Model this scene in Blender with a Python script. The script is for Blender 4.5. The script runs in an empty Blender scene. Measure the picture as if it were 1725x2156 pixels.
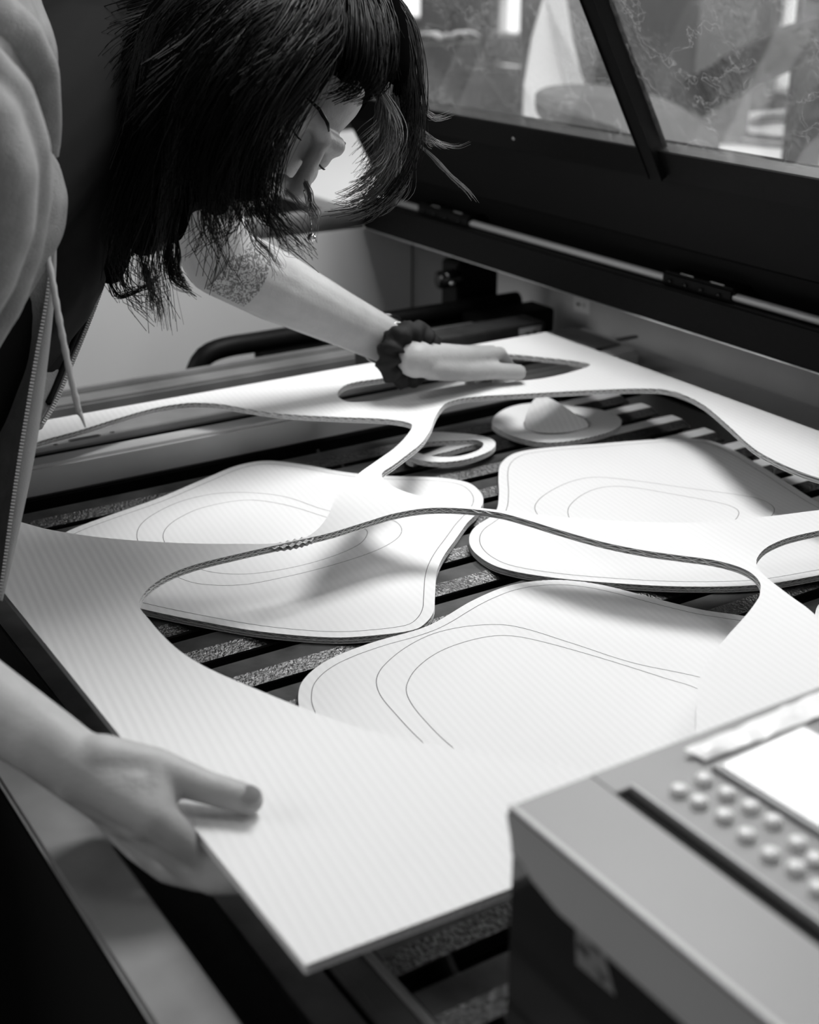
import bpy, bmesh, math, random
import numpy as np
from mathutils import Vector, Matrix, noise
random.seed(7)
R = math.radians
C = bpy.context.scene.collection
scene = bpy.context.scene

# ------------------------------------------------------------------ camera
cam = bpy.data.cameras.new('camera')
cam.lens = 48.42
cam.sensor_width = 36.0
cam.clip_start = 0.02
cam.dof.use_dof = True
cam.dof.focus_distance = 1.38
cam.dof.aperture_fstop = 4.8
co = bpy.data.objects.new('camera', cam)
C.objects.link(co)
co.location = (0, 0, 1.5)
co.rotation_euler = (R(90 - 22.53), 0, R(-32.3))
scene.camera = co

# ------------------------------------------------------------------ light and exposure
wd = bpy.data.worlds.new('world'); scene.world = wd
wd.use_nodes = True
wd.node_tree.nodes['Background'].inputs[0].default_value = (1, 1, 1, 1)
wd.node_tree.nodes['Background'].inputs[1].default_value = 0.28
vs = scene.view_settings
vs.view_transform = 'Standard'; vs.look = 'None'; vs.gamma = 1.0; vs.use_curve_mapping = False
vs.exposure = -0.10

def area(name, loc, target, sx, sy, power):
    l = bpy.data.lights.new(name, 'AREA'); l.shape = 'RECTANGLE'; l.size = sx; l.size_y = sy; l.energy = power
    o = bpy.data.objects.new(name, l); C.objects.link(o); o.location = loc
    o.rotation_euler = (Vector(target) - Vector(loc)).to_track_quat('-Z', 'Y').to_euler()
    return o
# daylight entering through the windows of the back wall
area('window_daylight', (4.05, 1.4, 1.9), (1.0, 1.2, 0.9), 2.0, 1.6, 70)

area('window_daylight', (-1.9, 2.3, 2.3), (1.0, 1.1, .95), 1.8, 1.3, 26)  # daylight from the unseen left side; no window is built there

# ------------------------------------------------------------------ materials
def mat(name, v, rough=0.6, metal=0.0, spec=0.5, var=0.0, vscale=20.0, bump=0.0, bscale=200.0, coat=0.0, detail=4.0):
    m = bpy.data.materials.new(name); m.use_nodes = True
    nt = m.node_tree; b = nt.nodes['Principled BSDF']
    c = v if isinstance(v, tuple) else (v, v, v)
    b.inputs['Base Color'].default_value = (*c, 1)
    b.inputs['Roughness'].default_value = rough
    b.inputs['Metallic'].default_value = metal
    b.inputs['Specular IOR Level'].default_value = spec
    if coat: b.inputs['Coat Weight'].default_value = coat
    tc = nt.nodes.new('ShaderNodeTexCoord')
    if var:
        n = nt.nodes.new('ShaderNodeTexNoise'); n.inputs['Scale'].default_value = vscale; n.inputs['Detail'].default_value = detail
        r = nt.nodes.new('ShaderNodeValToRGB')
        r.color_ramp.elements[0].position = .3; r.color_ramp.elements[1].position = .7
        lo = [max(0, x * (1 - var)) for x in c]; hi = [min(1, x * (1 + var)) for x in c]
        r.color_ramp.elements[0].color = (*lo, 1); r.color_ramp.elements[1].color = (*hi, 1)
        nt.links.new(tc.outputs['Object'], n.inputs['Vector'])
        nt.links.new(n.outputs['Fac'], r.inputs['Fac']); nt.links.new(r.outputs['Color'], b.inputs['Base Color'])
    if bump:
        n2 = nt.nodes.new('ShaderNodeTexNoise'); n2.inputs['Scale'].default_value = bscale; n2.inputs['Detail'].default_value = 3
        bp = nt.nodes.new('ShaderNodeBump'); bp.inputs['Strength'].default_value = bump; bp.inputs['Distance'].default_value = .002
        nt.links.new(tc.outputs['Object'], n2.inputs['Vector'])
        nt.links.new(n2.outputs['Fac'], bp.inputs['Height']); nt.links.new(bp.outputs['Normal'], b.inputs['Normal'])
    return m

def card_material(name, v):
    # white-faced board: faint washboard of the flutes below, running along Y
    m = mat(name, v, rough=.75, spec=.25)
    nt = m.node_tree; b = nt.nodes['Principled BSDF']
    tc = nt.nodes.new('ShaderNodeTexCoord')
    w = nt.nodes.new('ShaderNodeTexWave'); w.wave_type = 'BANDS'; w.bands_direction = 'X'
    w.inputs['Scale'].default_value = 2 * math.pi / (20 * .0075); w.inputs['Distortion'].default_value = .4; w.inputs['Detail'].default_value = 1
    mp = nt.nodes.new('ShaderNodeMapping'); mp.inputs['Rotation'].default_value = (0, 0, .14)
    nz = nt.nodes.new('ShaderNodeTexNoise'); nz.inputs['Scale'].default_value = 450; nz.inputs['Detail'].default_value = 3
    bp = nt.nodes.new('ShaderNodeBump'); bp.inputs['Strength'].default_value = .22; bp.inputs['Distance'].default_value = .0006
    mx = nt.nodes.new('ShaderNodeMath'); mx.operation = 'MULTIPLY_ADD'; mx.inputs[1].default_value = .25
    nt.links.new(tc.outputs['Object'], mp.inputs['Vector']); nt.links.new(mp.outputs['Vector'], w.inputs['Vector'])
    nt.links.new(tc.outputs['Object'], nz.inputs['Vector'])
    nt.links.new(nz.outputs['Fac'], mx.inputs[0]); nt.links.new(w.outputs['Fac'], mx.inputs[2])
    nt.links.new(mx.outputs[0], bp.inputs['Height']); nt.links.new(bp.outputs['Normal'], b.inputs['Normal'])
    r = nt.nodes.new('ShaderNodeValToRGB')
    r.color_ramp.elements[0].color = (v * .965,) * 3 + (1,); r.color_ramp.elements[1].color = (v,) * 3 + (1,)
    nt.links.new(w.outputs['Fac'], r.inputs['Fac']); nt.links.new(r.outputs['Color'], b.inputs['Base Color'])
    return m

M = {}
M['card'] = card_material('white_card', .77)
M['flute_lit_backing'] = mat('flute_lit_backing', .30, rough=.9, spec=.1)  # grey carries the light seen deep inside the open flutes
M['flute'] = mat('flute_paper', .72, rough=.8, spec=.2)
M['line'] = mat('engraved_burn', .10, rough=.9, spec=.1)
M['skin'] = mat('skin', .38, rough=.5, spec=.35, var=.10, vscale=30, bump=.25, bscale=350)
M['lip'] = mat('lip_skin', .22, rough=.45)
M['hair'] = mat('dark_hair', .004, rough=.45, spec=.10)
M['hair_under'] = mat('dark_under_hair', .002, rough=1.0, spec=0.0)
M['hair_light'] = mat('dark_hair_sheen', .02, rough=.38, spec=.5)  # sheen put into the colour of slightly paler strands
M['hair_backlit'] = mat('backlit_hair', .10, rough=.35, spec=.6)  # same hair, paler: the backlight is put into the colour
M['eye'] = mat('eye_white', .6, rough=.2)
M['jacket'] = mat('grey_jersey', .23, rough=.85, spec=.2, var=.12, vscale=60, bump=.5, bscale=500)
M['tape'] = mat('pale_zip_tape', .42, rough=.75, bump=.3, bscale=900)
M['cord'] = mat('pale_cotton_cord', .45, rough=.8, bump=.5, bscale=1200)
M['teeth'] = mat('zip_teeth', .62, rough=.4)
M['shirt'] = mat('black_cotton', .004, rough=.9, spec=.15)
M['trouser'] = mat('black_denim', .012, rough=.9, spec=.15)
M['shoe'] = mat('black_leather', .015, rough=.5)
M['velvet'] = mat('black_velvet', .006, rough=.75, spec=.3)
M['gloss_black'] = mat('gloss_black', .008, rough=.12, spec=.6)
M['black'] = mat('black_paint', .004, rough=.5, spec=.12, var=.25, vscale=120)
M['black_dull'] = mat('black_dull', .004, rough=.75, spec=.15)
M['lid_paint'] = mat('dark_lid_paint', .010, rough=.7, spec=.12, bump=.15, bscale=600)
M['dark_metal'] = mat('sooty_metal', .06, rough=.55, metal=.3, var=.4, vscale=25)
M['grey_metal'] = mat('grey_sheet_metal', .22, rough=.5, metal=.25, var=.3, vscale=9)
M['aluminium'] = mat('lit_aluminium', .9, rough=.4, metal=.1)  # near white, with the light on the slat ends in the colour
M['wall_paint'] = mat('pale_inner_wall', .62, rough=.5, var=.1, vscale=6)
M['stain_metal'] = mat('stained_slat', .05, rough=.5, metal=.2, var=.75, vscale=22, bump=.2, bscale=90)
M['foil'] = mat('crinkled_slag', .13, rough=.3, metal=.9, var=.5, vscale=240, bump=1.0, bscale=330)
M['chrome'] = mat('chrome', .75, rough=.22, metal=1.0)
M['rod'] = mat('brushed_steel_rod', .55, rough=.38, metal=.25, bump=.15, bscale=900)
M['white_paint'] = mat('white_paint', .75, rough=.5, var=.03, vscale=3)
M['white'] = mat('white_plastic', .8, rough=.35)
M['label'] = mat('white_label', .8, rough=.6)
M['ink'] = mat('black_ink', .02, rough=.7)
M['console'] = mat('grey_console', .23, rough=.42, spec=.45, var=.05, vscale=8)
M['console_edge'] = mat('pale_console_edge', .42, rough=.4)
M['console_dark'] = mat('smoked_black_panel', .022, rough=.10, spec=.6)
M['screen'] = mat('display_glass', .16, rough=.16, spec=.7)
M['button'] = mat('pale_button', .7, rough=.25)
M['film'] = mat('clear_film_paper', .85, rough=.35, bump=.4, bscale=40)
M['concrete'] = mat('dark_floor', .03, rough=.8, var=.3, vscale=4)
M['wall'] = mat('grey_wall', .16, rough=.85, var=.08, vscale=2)
M['ceiling'] = mat('ceiling_paint', .15, rough=.9)
M['bg_dark'] = mat('dark_cabinet', .045, rough=.6, var=.3, vscale=7)
M['bg_mid'] = mat('mid_grey_board', .15, rough=.7, var=.15, vscale=5)
M['bg_white'] = mat('white_paper', .8, rough=.7)
M['hose'] = mat('black_hose', .018, rough=.6, spec=.15)

def glass_material():
    m = bpy.data.materials.new('scratched_acrylic'); m.use_nodes = True
    nt = m.node_tree; nt.nodes.clear()
    out = nt.nodes.new('ShaderNodeOutputMaterial')
    tr = nt.nodes.new('ShaderNodeBsdfTransparent'); tr.inputs[0].default_value = (.97, .97, .97, 1)
    gl = nt.nodes.new('ShaderNodeBsdfGlossy'); gl.inputs['Roughness'].default_value = .06
    df = nt.nodes.new('ShaderNodeBsdfTranslucent'); df.inputs[0].default_value = (.8, .8, .8, 1)
    fr = nt.nodes.new('ShaderNodeFresnel'); fr.inputs[0].default_value = 1.45
    frs = nt.nodes.new('ShaderNodeMath'); frs.operation = 'MULTIPLY'; frs.inputs[1].default_value = .15
    m1 = nt.nodes.new('ShaderNodeMixShader'); m2 = nt.nodes.new('ShaderNodeMixShader')
    tc = nt.nodes.new('ShaderNodeTexCoord')
    # dust
    n1 = nt.nodes.new('ShaderNodeTexNoise'); n1.inputs['Scale'].default_value = 130; n1.inputs['Detail'].default_value = 6
    n2 = nt.nodes.new('ShaderNodeTexNoise'); n2.inputs['Scale'].default_value = 6; n2.inputs['Detail'].default_value = 4
    mu = nt.nodes.new('ShaderNodeMath'); mu.operation = 'MULTIPLY'
    rp = nt.nodes.new('ShaderNodeMapRange'); rp.inputs['From Min'].default_value = .22; rp.inputs['From Max'].default_value = .42
    rp.inputs['To Min'].default_value = .015; rp.inputs['To Max'].default_value = .055
    # scratches: thin bands of a strongly distorted wave
    wv = nt.nodes.new('ShaderNodeTexVoronoi'); wv.feature = 'DISTANCE_TO_EDGE'; wv.inputs['Scale'].default_value = 9
    nd = nt.nodes.new('ShaderNodeTexNoise'); nd.inputs['Scale'].default_value = 7; nd.inputs['Detail'].default_value = 5
    mxv = nt.nodes.new('ShaderNodeMixRGB'); mxv.inputs[0].default_value = .25
    lt = nt.nodes.new('ShaderNodeMath'); lt.operation = 'LESS_THAN'; lt.inputs[1].default_value = .006
    ls = nt.nodes.new('ShaderNodeMath'); ls.operation = 'MULTIPLY_ADD'; ls.inputs[1].default_value = .05
    for a, b in ((n1, 'Vector'), (n2, 'Vector'), (nd, 'Vector')):
        nt.links.new(tc.outputs['Object'], a.inputs[b])
    nt.links.new(tc.outputs['Object'], mxv.inputs[1]); nt.links.new(nd.outputs['Color'], mxv.inputs[2])
    nt.links.new(mxv.outputs[0], wv.inputs['Vector'])
    nt.links.new(wv.outputs['Distance'], lt.inputs[0]); nt.links.new(lt.outputs[0], ls.inputs[0])
    nt.links.new(n1.outputs['Fac'], mu.inputs[0]); nt.links.new(n2.outputs['Fac'], mu.inputs[1])
    nt.links.new(mu.outputs[0], rp.inputs['Value']); nt.links.new(rp.outputs[0], ls.inputs[2])
    nt.links.new(ls.outputs[0], m1.inputs[0]); nt.links.new(tr.outputs[0], m1.inputs[1]); nt.links.new(df.outputs[0], m1.inputs[2])
    nt.links.new(fr.outputs[0], frs.inputs[0]); nt.links.new(frs.outputs[0], m2.inputs[0]); nt.links.new(m1.outputs[0], m2.inputs[1]); nt.links.new(gl.outputs[0], m2.inputs[2])
    nt.links.new(m2.outputs[0], out.inputs[0])
    return m
M['glass'] = glass_material()
def emit(name, s):
    m = bpy.data.materials.new(name); m.use_nodes = True; nt = m.node_tree; nt.nodes.clear()
    o = nt.nodes.new('ShaderNodeOutputMaterial'); e = nt.nodes.new('ShaderNodeEmission'); e.inputs[1].default_value = s
    nt.links.new(e.outputs[0], o.inputs[0]); return m

# ------------------------------------------------------------------ mesh helpers
def link(name, me, m, parent=None, smooth=False):
    o = bpy.data.objects.new(name, me); C.objects.link(o)
    if m is not None:
        me.materials.clear(); me.materials.append(M[m] if isinstance(m, str) else m)
    if smooth: me.polygons.foreach_set('use_smooth', [True] * len(me.polygons))
    if parent: o.parent = parent
    return o
def from_data(name, v, f, m, parent=None, smooth=False):
    me = bpy.data.meshes.new(name); me.from_pydata([tuple(map(float, p)) for p in v], [], f); me.update()
    return link(name, me, m, parent, smooth)
def thing(name, label, cat, group=None, loc=(0, 0, 0)):
    o = bpy.data.objects.new(name, None); o.empty_display_size = .05; C.objects.link(o)
    o['label'] = label; o['category'] = cat
    if group: o['group'] = group
    return o
def tag(o, label, cat, group=None):
    o['label'] = label; o['category'] = cat
    if group: o['group'] = group
    return o
def struct(o):
    o['kind'] = 'structure'; return o
def bm_box(bm, x0, x1, y0, y1, z0, z1, bevel=0):
    r = bmesh.ops.create_cube(bm, size=1)
    vs_ = r['verts']
    for v in vs_:
        v.co = Vector((x0 + (v.co.x + .5) * (x1 - x0), y0 + (v.co.y + .5) * (y1 - y0), z0 + (v.co.z + .5) * (z1 - z0)))
    if bevel:
        es = {e for v in vs_ for e in v.link_edges}
        bmesh.ops.bevel(bm, geom=list(es), offset=bevel, segments=2, affect='EDGES')
def box(name, x0, x1, y0, y1, z0, z1, m, parent=None, bevel=0.0):
    bm = bmesh.new(); bm_box(bm, x0, x1, y0, y1, z0, z1, bevel)
    me = bpy.data.meshes.new(name); bm.to_mesh(me); bm.free()
    return link(name, me, m, parent)
def catmull(pts, closed=True, n=10):
    P = [np.array(p, float) for p in pts]; N = len(P); out = []
    rng = range(N) if closed else range(N - 1)
    for i in rng:
        if closed: a, b, c, d = P[(i - 1) % N], P[i], P[(i + 1) % N], P[(i + 2) % N]
        else: a, b, c, d = P[max(i - 1, 0)], P[i], P[i + 1], P[min(i + 2, N - 1)]
        # centripetal-ish: plain Catmull with chord scaling
        l0 = max(np.linalg.norm(b - a), 1e-6); l1 = max(np.linalg.norm(c - b), 1e-6); l2 = max(np.linalg.norm(d - c), 1e-6)
        m1 = ((c - a) / (l0 + l1)) * l1; m2 = ((d - b) / (l1 + l2)) * l1
        for k in range(n):
            t = k / n; t2 = t * t; t3 = t2 * t
            out.append((2*t3-3*t2+1)*b + (t3-2*t2+t)*m1 + (-2*t3+3*t2)*c + (t3-t2)*m2)
    if not closed: out.append(P[-1])
    return np.array(out)
def resample(p, step, closed=True):
    q = np.vstack([p, p[:1]]) if closed else p
    s = np.concatenate([[0], np.cumsum(np.linalg.norm(np.diff(q, axis=0), axis=1))])
    n = max(3, int(round(s[-1] / step)))
    t = np.linspace(0, s[-1], n + 1)
    r = np.stack([np.interp(t, s, q[:, k]) for k in range(q.shape[1])], 1)
    return r[:-1] if closed else r
def tube(name, pts, rad, m, parent=None, seg=8, caps=True, smooth=True):
    v, f = tube_data(pts, rad, seg, caps); return from_data(name, v, f, m, parent, smooth)
def tube_data(pts, rad, seg=8, caps=True):
    P = np.array(pts, float); n = len(P)
    rr = np.full(n, rad) if np.isscalar(rad) else np.array(rad, float)
    T = np.gradient(P, axis=0); T /= np.linalg.norm(T, axis=1)[:, None] + 1e-12
    a = np.array([0, 0, 1.0]) if abs(T[0][2]) < .9 else np.array([1.0, 0, 0])
    v = []; f = []
    nrm = np.cross(T[0], a); nrm /= np.linalg.norm(nrm)
    for i in range(n):
        nrm = nrm - T[i] * (nrm @ T[i]); nrm /= np.linalg.norm(nrm) + 1e-12
        b = np.cross(T[i], nrm)
        for k in range(seg):
            an = 2 * math.pi * k / seg
            v.append(P[i] + rr[i] * (math.cos(an) * nrm + math.sin(an) * b))
    for i in range(n - 1):
        for k in range(seg):
            k2 = (k + 1) % seg
            f.append((i*seg+k, i*seg+k2, (i+1)*seg+k2, (i+1)*seg+k))
    if caps:
        f.append(tuple(range(seg - 1, -1, -1))); f.append(tuple((n-1)*seg + k for k in range(seg)))
    return v, f
def fill(name, loops, z0, z1, m, parent):
    # flat plate with holes between heights z0 and z1
    cu = bpy.data.curves.new(name, 'CURVE'); cu.dimensions = '2D'; cu.fill_mode = 'BOTH'; cu.extrude = (z1 - z0) / 2
    for lp in loops:
        s = cu.splines.new('POLY'); s.points.add(len(lp) - 1); s.use_cyclic_u = True
        s.points.foreach_set('co', np.column_stack([lp[:, 0], lp[:, 1], np.zeros(len(lp)), np.ones(len(lp))]).ravel())
    o = bpy.data.objects.new(name, cu); C.objects.link(o)
    dg = bpy.context.evaluated_depsgraph_get()
    me = bpy.data.meshes.new_from_object(o.evaluated_get(dg))
    bpy.data.objects.remove(o)
    me.transform(Matrix.Translation((0, 0, (z0 + z1) / 2)))
    me.name = name
    return link(name, me, m, parent)
def inward(lp, hole):
    T = np.roll(lp, -1, 0) - np.roll(lp, 1, 0); T /= np.linalg.norm(T, axis=1)[:, None] + 1e-12
    N = np.column_stack([-T[:, 1], T[:, 0]])
    A = .5 * np.sum(lp[:, 0] * np.roll(lp[:, 1], -1) - np.roll(lp[:, 0], -1) * lp[:, 1])
    if A < 0: N = -N
    return -N if hole else N
def flute(name, loops, zlo, zhi, lam, parent, ph=0.0, wdt=.007):
    v = []; f = []
    th = .0003
    mid = (zlo + zhi) / 2; amp = (zhi - zlo) / 2 - .0002
    for li, lp0 in enumerate(loops):
        lp = resample(lp0, .0011)
        N = inward(lp, li > 0); n = len(lp); b0 = len(v)
        out_ = lp + N * .0003; inn = lp + N * wdt
        for i in range(n):
            u = ((out_[i][0] + .14 * out_[i][1]) / lam + ph) % 1.0
            z = mid + amp * (4 * abs(u - .5) - 1)
            u2 = ((inn[i][0] + .14 * inn[i][1]) / lam + ph) % 1.0
            z2 = mid + amp * (4 * abs(u2 - .5) - 1)
            v += [(*out_[i], z + th), (*out_[i], z - th), (*inn[i], z2 + th), (*inn[i], z2 - th)]
        for i in range(n):
            a = b0 + 4 * i; c = b0 + 4 * ((i + 1) % n)
            f += [(a, c, c + 1, a + 1), (a, a + 2, c + 2, c), (a + 1, c + 1, c + 3, a + 3)]
    o = from_data(name, v, f, 'flute', parent)
    v = []; f = []
    for li, lp0 in enumerate(loops):
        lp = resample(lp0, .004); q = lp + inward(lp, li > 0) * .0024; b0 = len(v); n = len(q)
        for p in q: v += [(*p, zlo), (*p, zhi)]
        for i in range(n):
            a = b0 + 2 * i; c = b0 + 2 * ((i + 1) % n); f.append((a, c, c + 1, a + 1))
    from_data('flute_lit_backing', v, f, 'flute_lit_backing', o)  # added backing wall that imitates lit flute walls
    return o
def corrugated(name, loops, ztop, parent, thick=.007):
    L = [resample(l, .003) for l in loops]
    fill('top_liner', L, ztop - .0006, ztop, 'card', parent)
    fill('middle_liner', L, ztop - thick * .60, ztop - thick * .60 + .0005, 'card', parent)
    fill('bottom_liner', L, ztop - thick, ztop - thick + .0006, 'card', parent)
    flute('large_flute', loops, ztop - thick * .60 + .0005, ztop - .0006, .0078, parent)
    flute('small_flute', loops, ztop - thick + .0006, ztop - thick * .60, .0062, parent, .3)
def engraved(pts, z, parent, closed=False, w=.0007):
    p = resample(catmull(pts, closed, 8), .003, closed)
    N = inward(p, False) if closed else None
    if not closed:
        T = np.gradient(p, axis=0); T /= np.linalg.norm(T, axis=1)[:, None] + 1e-12
        N = np.column_stack([-T[:, 1], T[:, 0]])
    v = []; f = []; n = len(p)
    for i in range(n):
        v += [(*(p[i] + N[i] * w / 2), z + .00012), (*(p[i] - N[i] * w / 2), z + .00012)]
    for i in range(n if closed else n - 1):
        a = 2 * i; b = 2 * ((i + 1) % n); f.append((a, b, b + 1, a + 1))
    return from_data('engraved_line', v, f, 'line', parent)
def inset(lp, d):
    p = resample(lp, .004); N = inward(p, False)
    q = p + N * d
    for _ in range(6): q = .5 * q + .25 * (np.roll(q, 1, 0) + np.roll(q, -1, 0))
    return q

# ------------------------------------------------------------------ setting
H = lambda v: v * .55            # scaled machine units to metres
Z = lambda v: .95 + v * .55
struct(box('floor', -2.5, 5.5, -2.0, 10.5, -.1, 0, 'concrete'))
XB = 4.2
WIN = [6.6655, 0]
struct(box('ceiling', -2.5, 5.5, -2.0, 10.5, 3.2, 3.3, 'ceiling'))
struct(box('wall_far', -2.5, 5.5, 10.4, 10.5, 0, 3.2, 'wall'))
# back wall with window openings: (y0, y1, z0, z1)
openings = [(6.5278, 8.6, 1.10, 2.75),
            (5.6524, 5.9047, 1.06, 1.30),
            (5.6524, 5.9047, 1.36, 2.75),
            (5.6389, 5.9357, .90, .95),
            (3.802, 4.0181, .95, 2.75),
            (.4, 2.4, 1.0, 2.75)]
def wall_with_openings():
    ys = sorted({-2.0, 10.4} | {o[0] for o in openings} | {o[1] for o in openings})
    zs = sorted({0, 3.2} | {o[2] for o in openings} | {o[3] for o in openings})
    bm = bmesh.new()
    for a, b in zip(ys[:-1], ys[1:]):
        run = None
        for c, d in zip(zs[:-1], zs[1:]):
            hole = any(o[0] <= (a+b)/2 <= o[1] and o[2] <= (c+d)/2 <= o[3] for o in openings)
            if not hole: run = (run[0], d) if run else (c, d)
            if (hole or d == 3.2) and run:
                bm_box(bm, XB, XB + .15, a, b, run[0], run[1]); run = None
    me = bpy.data.meshes.new('wall_back'); bm.to_mesh(me); bm.free()
    return struct(link('wall_back', me, 'wall'))
wall_with_openings()
# windows: frame bars and a bright pane of sky behind each opening
M['daylight'] = emit('overcast_sky', 1.6)
for i, (a, b, c, d) in enumerate(openings):
    w = struct(thing('window_%d' % (i + 1), '', ''))
    del w['label']; del w['category']
    bm = bmesh.new(); t = .02
    for q in ((a, b, c, c + t), (a, b, d - t, d), (a, a + t, c + t, d - t), (b - t, b, c + t, d - t)):
        bm_box(bm, XB + .05, XB + .10, *q)
    me = bpy.data.meshes.new('window_frame'); bm.to_mesh(me); bm.free(); link('window_frame', me, 'white_paint', w)
    box('pane', XB + .11, XB + .115, a, b, c, d, 'daylight', w)

# ------------------------------------------------------------------ laser cutter
mc = thing('laser_cutter', 'large black flatbed laser cutter with slatted bed and raised hinged lid', 'machine')
y0, y1 = .02, H(4.175)
XF = H(.393)                                        # outer face of the front
box('front_panel', XF, XF + .02, y0, y1, .10, Z(-.115), 'black_dull', mc, .002)
box('front_rim', XF, H(.478), y0, y1, Z(-.113), Z(-.1), 'grey_metal', mc, .003)
box('inner_step', H(.482), H(.56), y0, H(2.84), Z(-.20), Z(-.145), 'black', mc, .002)
box('inner_rail', H(.565), H(.625), y0, H(2.84), Z(-.21), Z(-.155), 'dark_metal', mc, .002)
# bed side beam: a U channel whose near flange catches light
box('bed_beam', H(.635), H(.672), y0, H(2.84), Z(-.24), Z(-.145), 'dark_metal', mc, .0015)
box('bed_beam_flange', H(.672), H(.682), y0, H(2.84), Z(-.24), Z(-.138), 'grey_metal', mc, .001)
box('bed_tray', H(.57), H(2.84), y0, H(3.7), Z(-.40), Z(-.385), 'black_dull', mc)
box('underframe', XF + .02, H(2.84), y0, y1, .10, Z(-.40), 'black_dull', mc)
for fx in (XF + .06, H(2.75)):
    for fy in (y0 + .06, y1 - .06):
        tube('foot', [(fx, fy, 0), (fx, fy, .06), (fx, fy, .10)], [.03, .022, .022], 'black', mc, 12)
# slats: flat stained top, sloped slag-covered front lip, thin web
ms = None
def slat_mesh():
    w0, w1, w2 = 0.0, H(.031), H(.076)
    zt = 0.0; xa, xb = H(.684), H(2.395)
    prof = [(w0, zt - .005), (w1, zt), (w2, zt), (w2, zt - .003), (w1 + .012, zt - .003), (w1 + .012, zt - .045), (w1 + .009, zt - .045), (w1 + .009, zt - .004), (w0 + .001, zt - .008)]
    v = []; f = []
    for x in (xa, xb):
        v += [(x, py, pz) for py, pz in prof]
    n = len(prof)
    for k in range(n): f.append((k, (k+1) % n, n + (k+1) % n, n + k))
    f.append(tuple(range(n - 1, -1, -1))); f.append(tuple(range(n, 2 * n)))
    me = bpy.data.meshes.new('slat'); me.from_pydata(v, [], f); me.update()
    me.materials.append(M['stain_metal']); me.materials.append(M['foil'])
    me.polygons[0].material_index = 1
    return me
zb = Z(-.1397)
sm_ = slat_mesh()
for k in range(-8, 7):
    o = bpy.data.objects.new('slat', sm_); C.objects.link(o); o.parent = mc
    o.location = (0, H(1.959 + .12 * k), zb)
# cleaner rear slat ends; bright light on them also put into the pale colour
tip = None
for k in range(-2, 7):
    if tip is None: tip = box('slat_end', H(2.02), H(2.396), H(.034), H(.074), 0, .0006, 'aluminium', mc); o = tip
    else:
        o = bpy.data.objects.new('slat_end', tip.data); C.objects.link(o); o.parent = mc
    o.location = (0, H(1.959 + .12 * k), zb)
# saw-toothed slat carriers
def carrier(x):
    v = []; f = []; yy = np.arange(H(.94), H(2.84), .011)
    for x_ in (x, x + .004):
        for i, y in enumerate(yy):
            v += [(x_, y, Z(-.24)), (x_, y, Z(-.165) + (.009 if i % 2 else 0))]
    n = len(yy)
    for s in (0, 1):
        for i in range(n - 1):
            a = s * 2 * n + 2 * i; f.append((a, a + 2, a + 3, a + 1))
    for i in range(n - 1):
        a = 2 * i + 1; b = 2 * n + a; f.append((a, a + 2, b + 2, b))
    return from_data('slat_carrier', v, f, 'dark_metal', mc)
carrier(H(.76)); carrier(H(1.5)); carrier(H(2.25))
# rail beside the slats at the back, and back wall under the deck
box('back_rail', H(2.55), H(2.74), y0, H(3.30), Z(-.16), Z(-.132), 'wall_paint', mc, .003)
box('back_gutter', H(2.74), H(2.84), y0, H(3.30), Z(-.26), Z(-.21), 'black_dull', mc)
box('back_wall', H(2.84), H(2.86), y0, H(4.14), Z(-.40), Z(.078), 'wall_paint', mc)
# end of the bed: upright metal channel with rounded lip, slotted plate
box('bed_end_foot', H(.56), H(2.55), H(2.80), H(2.818), Z(-.19), Z(-.128), 'black', mc, .002)
box('bed_end_channel', H(.56), H(2.55), H(2.82), H(2.882), Z(-.20), Z(-.063), 'wall_paint', mc, .004)
box('bed_end_strip', H(.56), H(2.55), H(2.815), H(2.82), Z(-.145), Z(-.138), 'chrome', mc, .0005)
def slotted_plate():
    rect = lambda a, b, c, d: np.array([(a, c), (b, c), (b, d), (a, d)], float)
    L = [rect(H(.56), H(2.55), H(2.905), H(3.12))]
    def slot(cx, cy, w, h):
        return np.array([(cx + (w - h) * sg + h * math.cos(t), cy + h * math.sin(t)) for sg, ts in ((1, np.linspace(-1.57, 1.57, 8)), (-1, np.linspace(1.57, 4.71, 8))) for t in ts])
    sx, sy = (0.5348475511286787,1.620460574556178)
    L.append(slot(sx, sy, .022, .0052))
    for px in ((0.4953205563049844,1.6158188458796146), (0.5725327769195349,1.622671801550072)):
        L.append(slot(px[0], px[1], .0036, .0034))
    L += [slot(sx + .55, sy, .022, .0052), slot(sx + .9, sy, .022, .0052)]
    return fill('slotted_plate', L, Z(-.068), Z(-.063), 'grey_metal', mc)
slotted_plate()
box('bed_end_base', H(.56), H(2.55), H(2.885), H(3.12), Z(-.20), Z(-.10), 'black_dull', mc)
# far end wall, its rim and the corner housing
box('end_wall', XF + .02, H(2.84), H(4.14), H(4.175), Z(-.40), Z(.079), 'white_paint', mc, .002)
xs_ = H(2.628289655447861)
box('panel_seam', xs_ - .0012, xs_ + .0012, H(4.137), H(4.141), Z(-.3), Z(.076), 'ink', mc)
tube('end_rim', [(XF, H(4.175), Z(.109)), (H(1.2), H(4.175), Z(.109)), (H(2.43), H(4.175), Z(.109))], .023, 'grey_metal', mc, 16)
box('front_corner_post', XF, XF + .03, H(4.14), H(4.175), Z(-.115), Z(.079), 'black', mc, .002)
# back deck that carries the lid hinge
box('deck_beam', H(2.4255), H(3.2), y0, H(4.14), Z(.0804), Z(.1772), 'black', mc, .0025)
box('deck_trim', H(2.4233), H(2.4266), y0, H(4.14), Z(.0788), Z(.0815), 'chrome', mc)
box('rear_panel', H(3.15), H(3.2), y0, H(4.175), .10, Z(.0790), 'black', mc)
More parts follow.
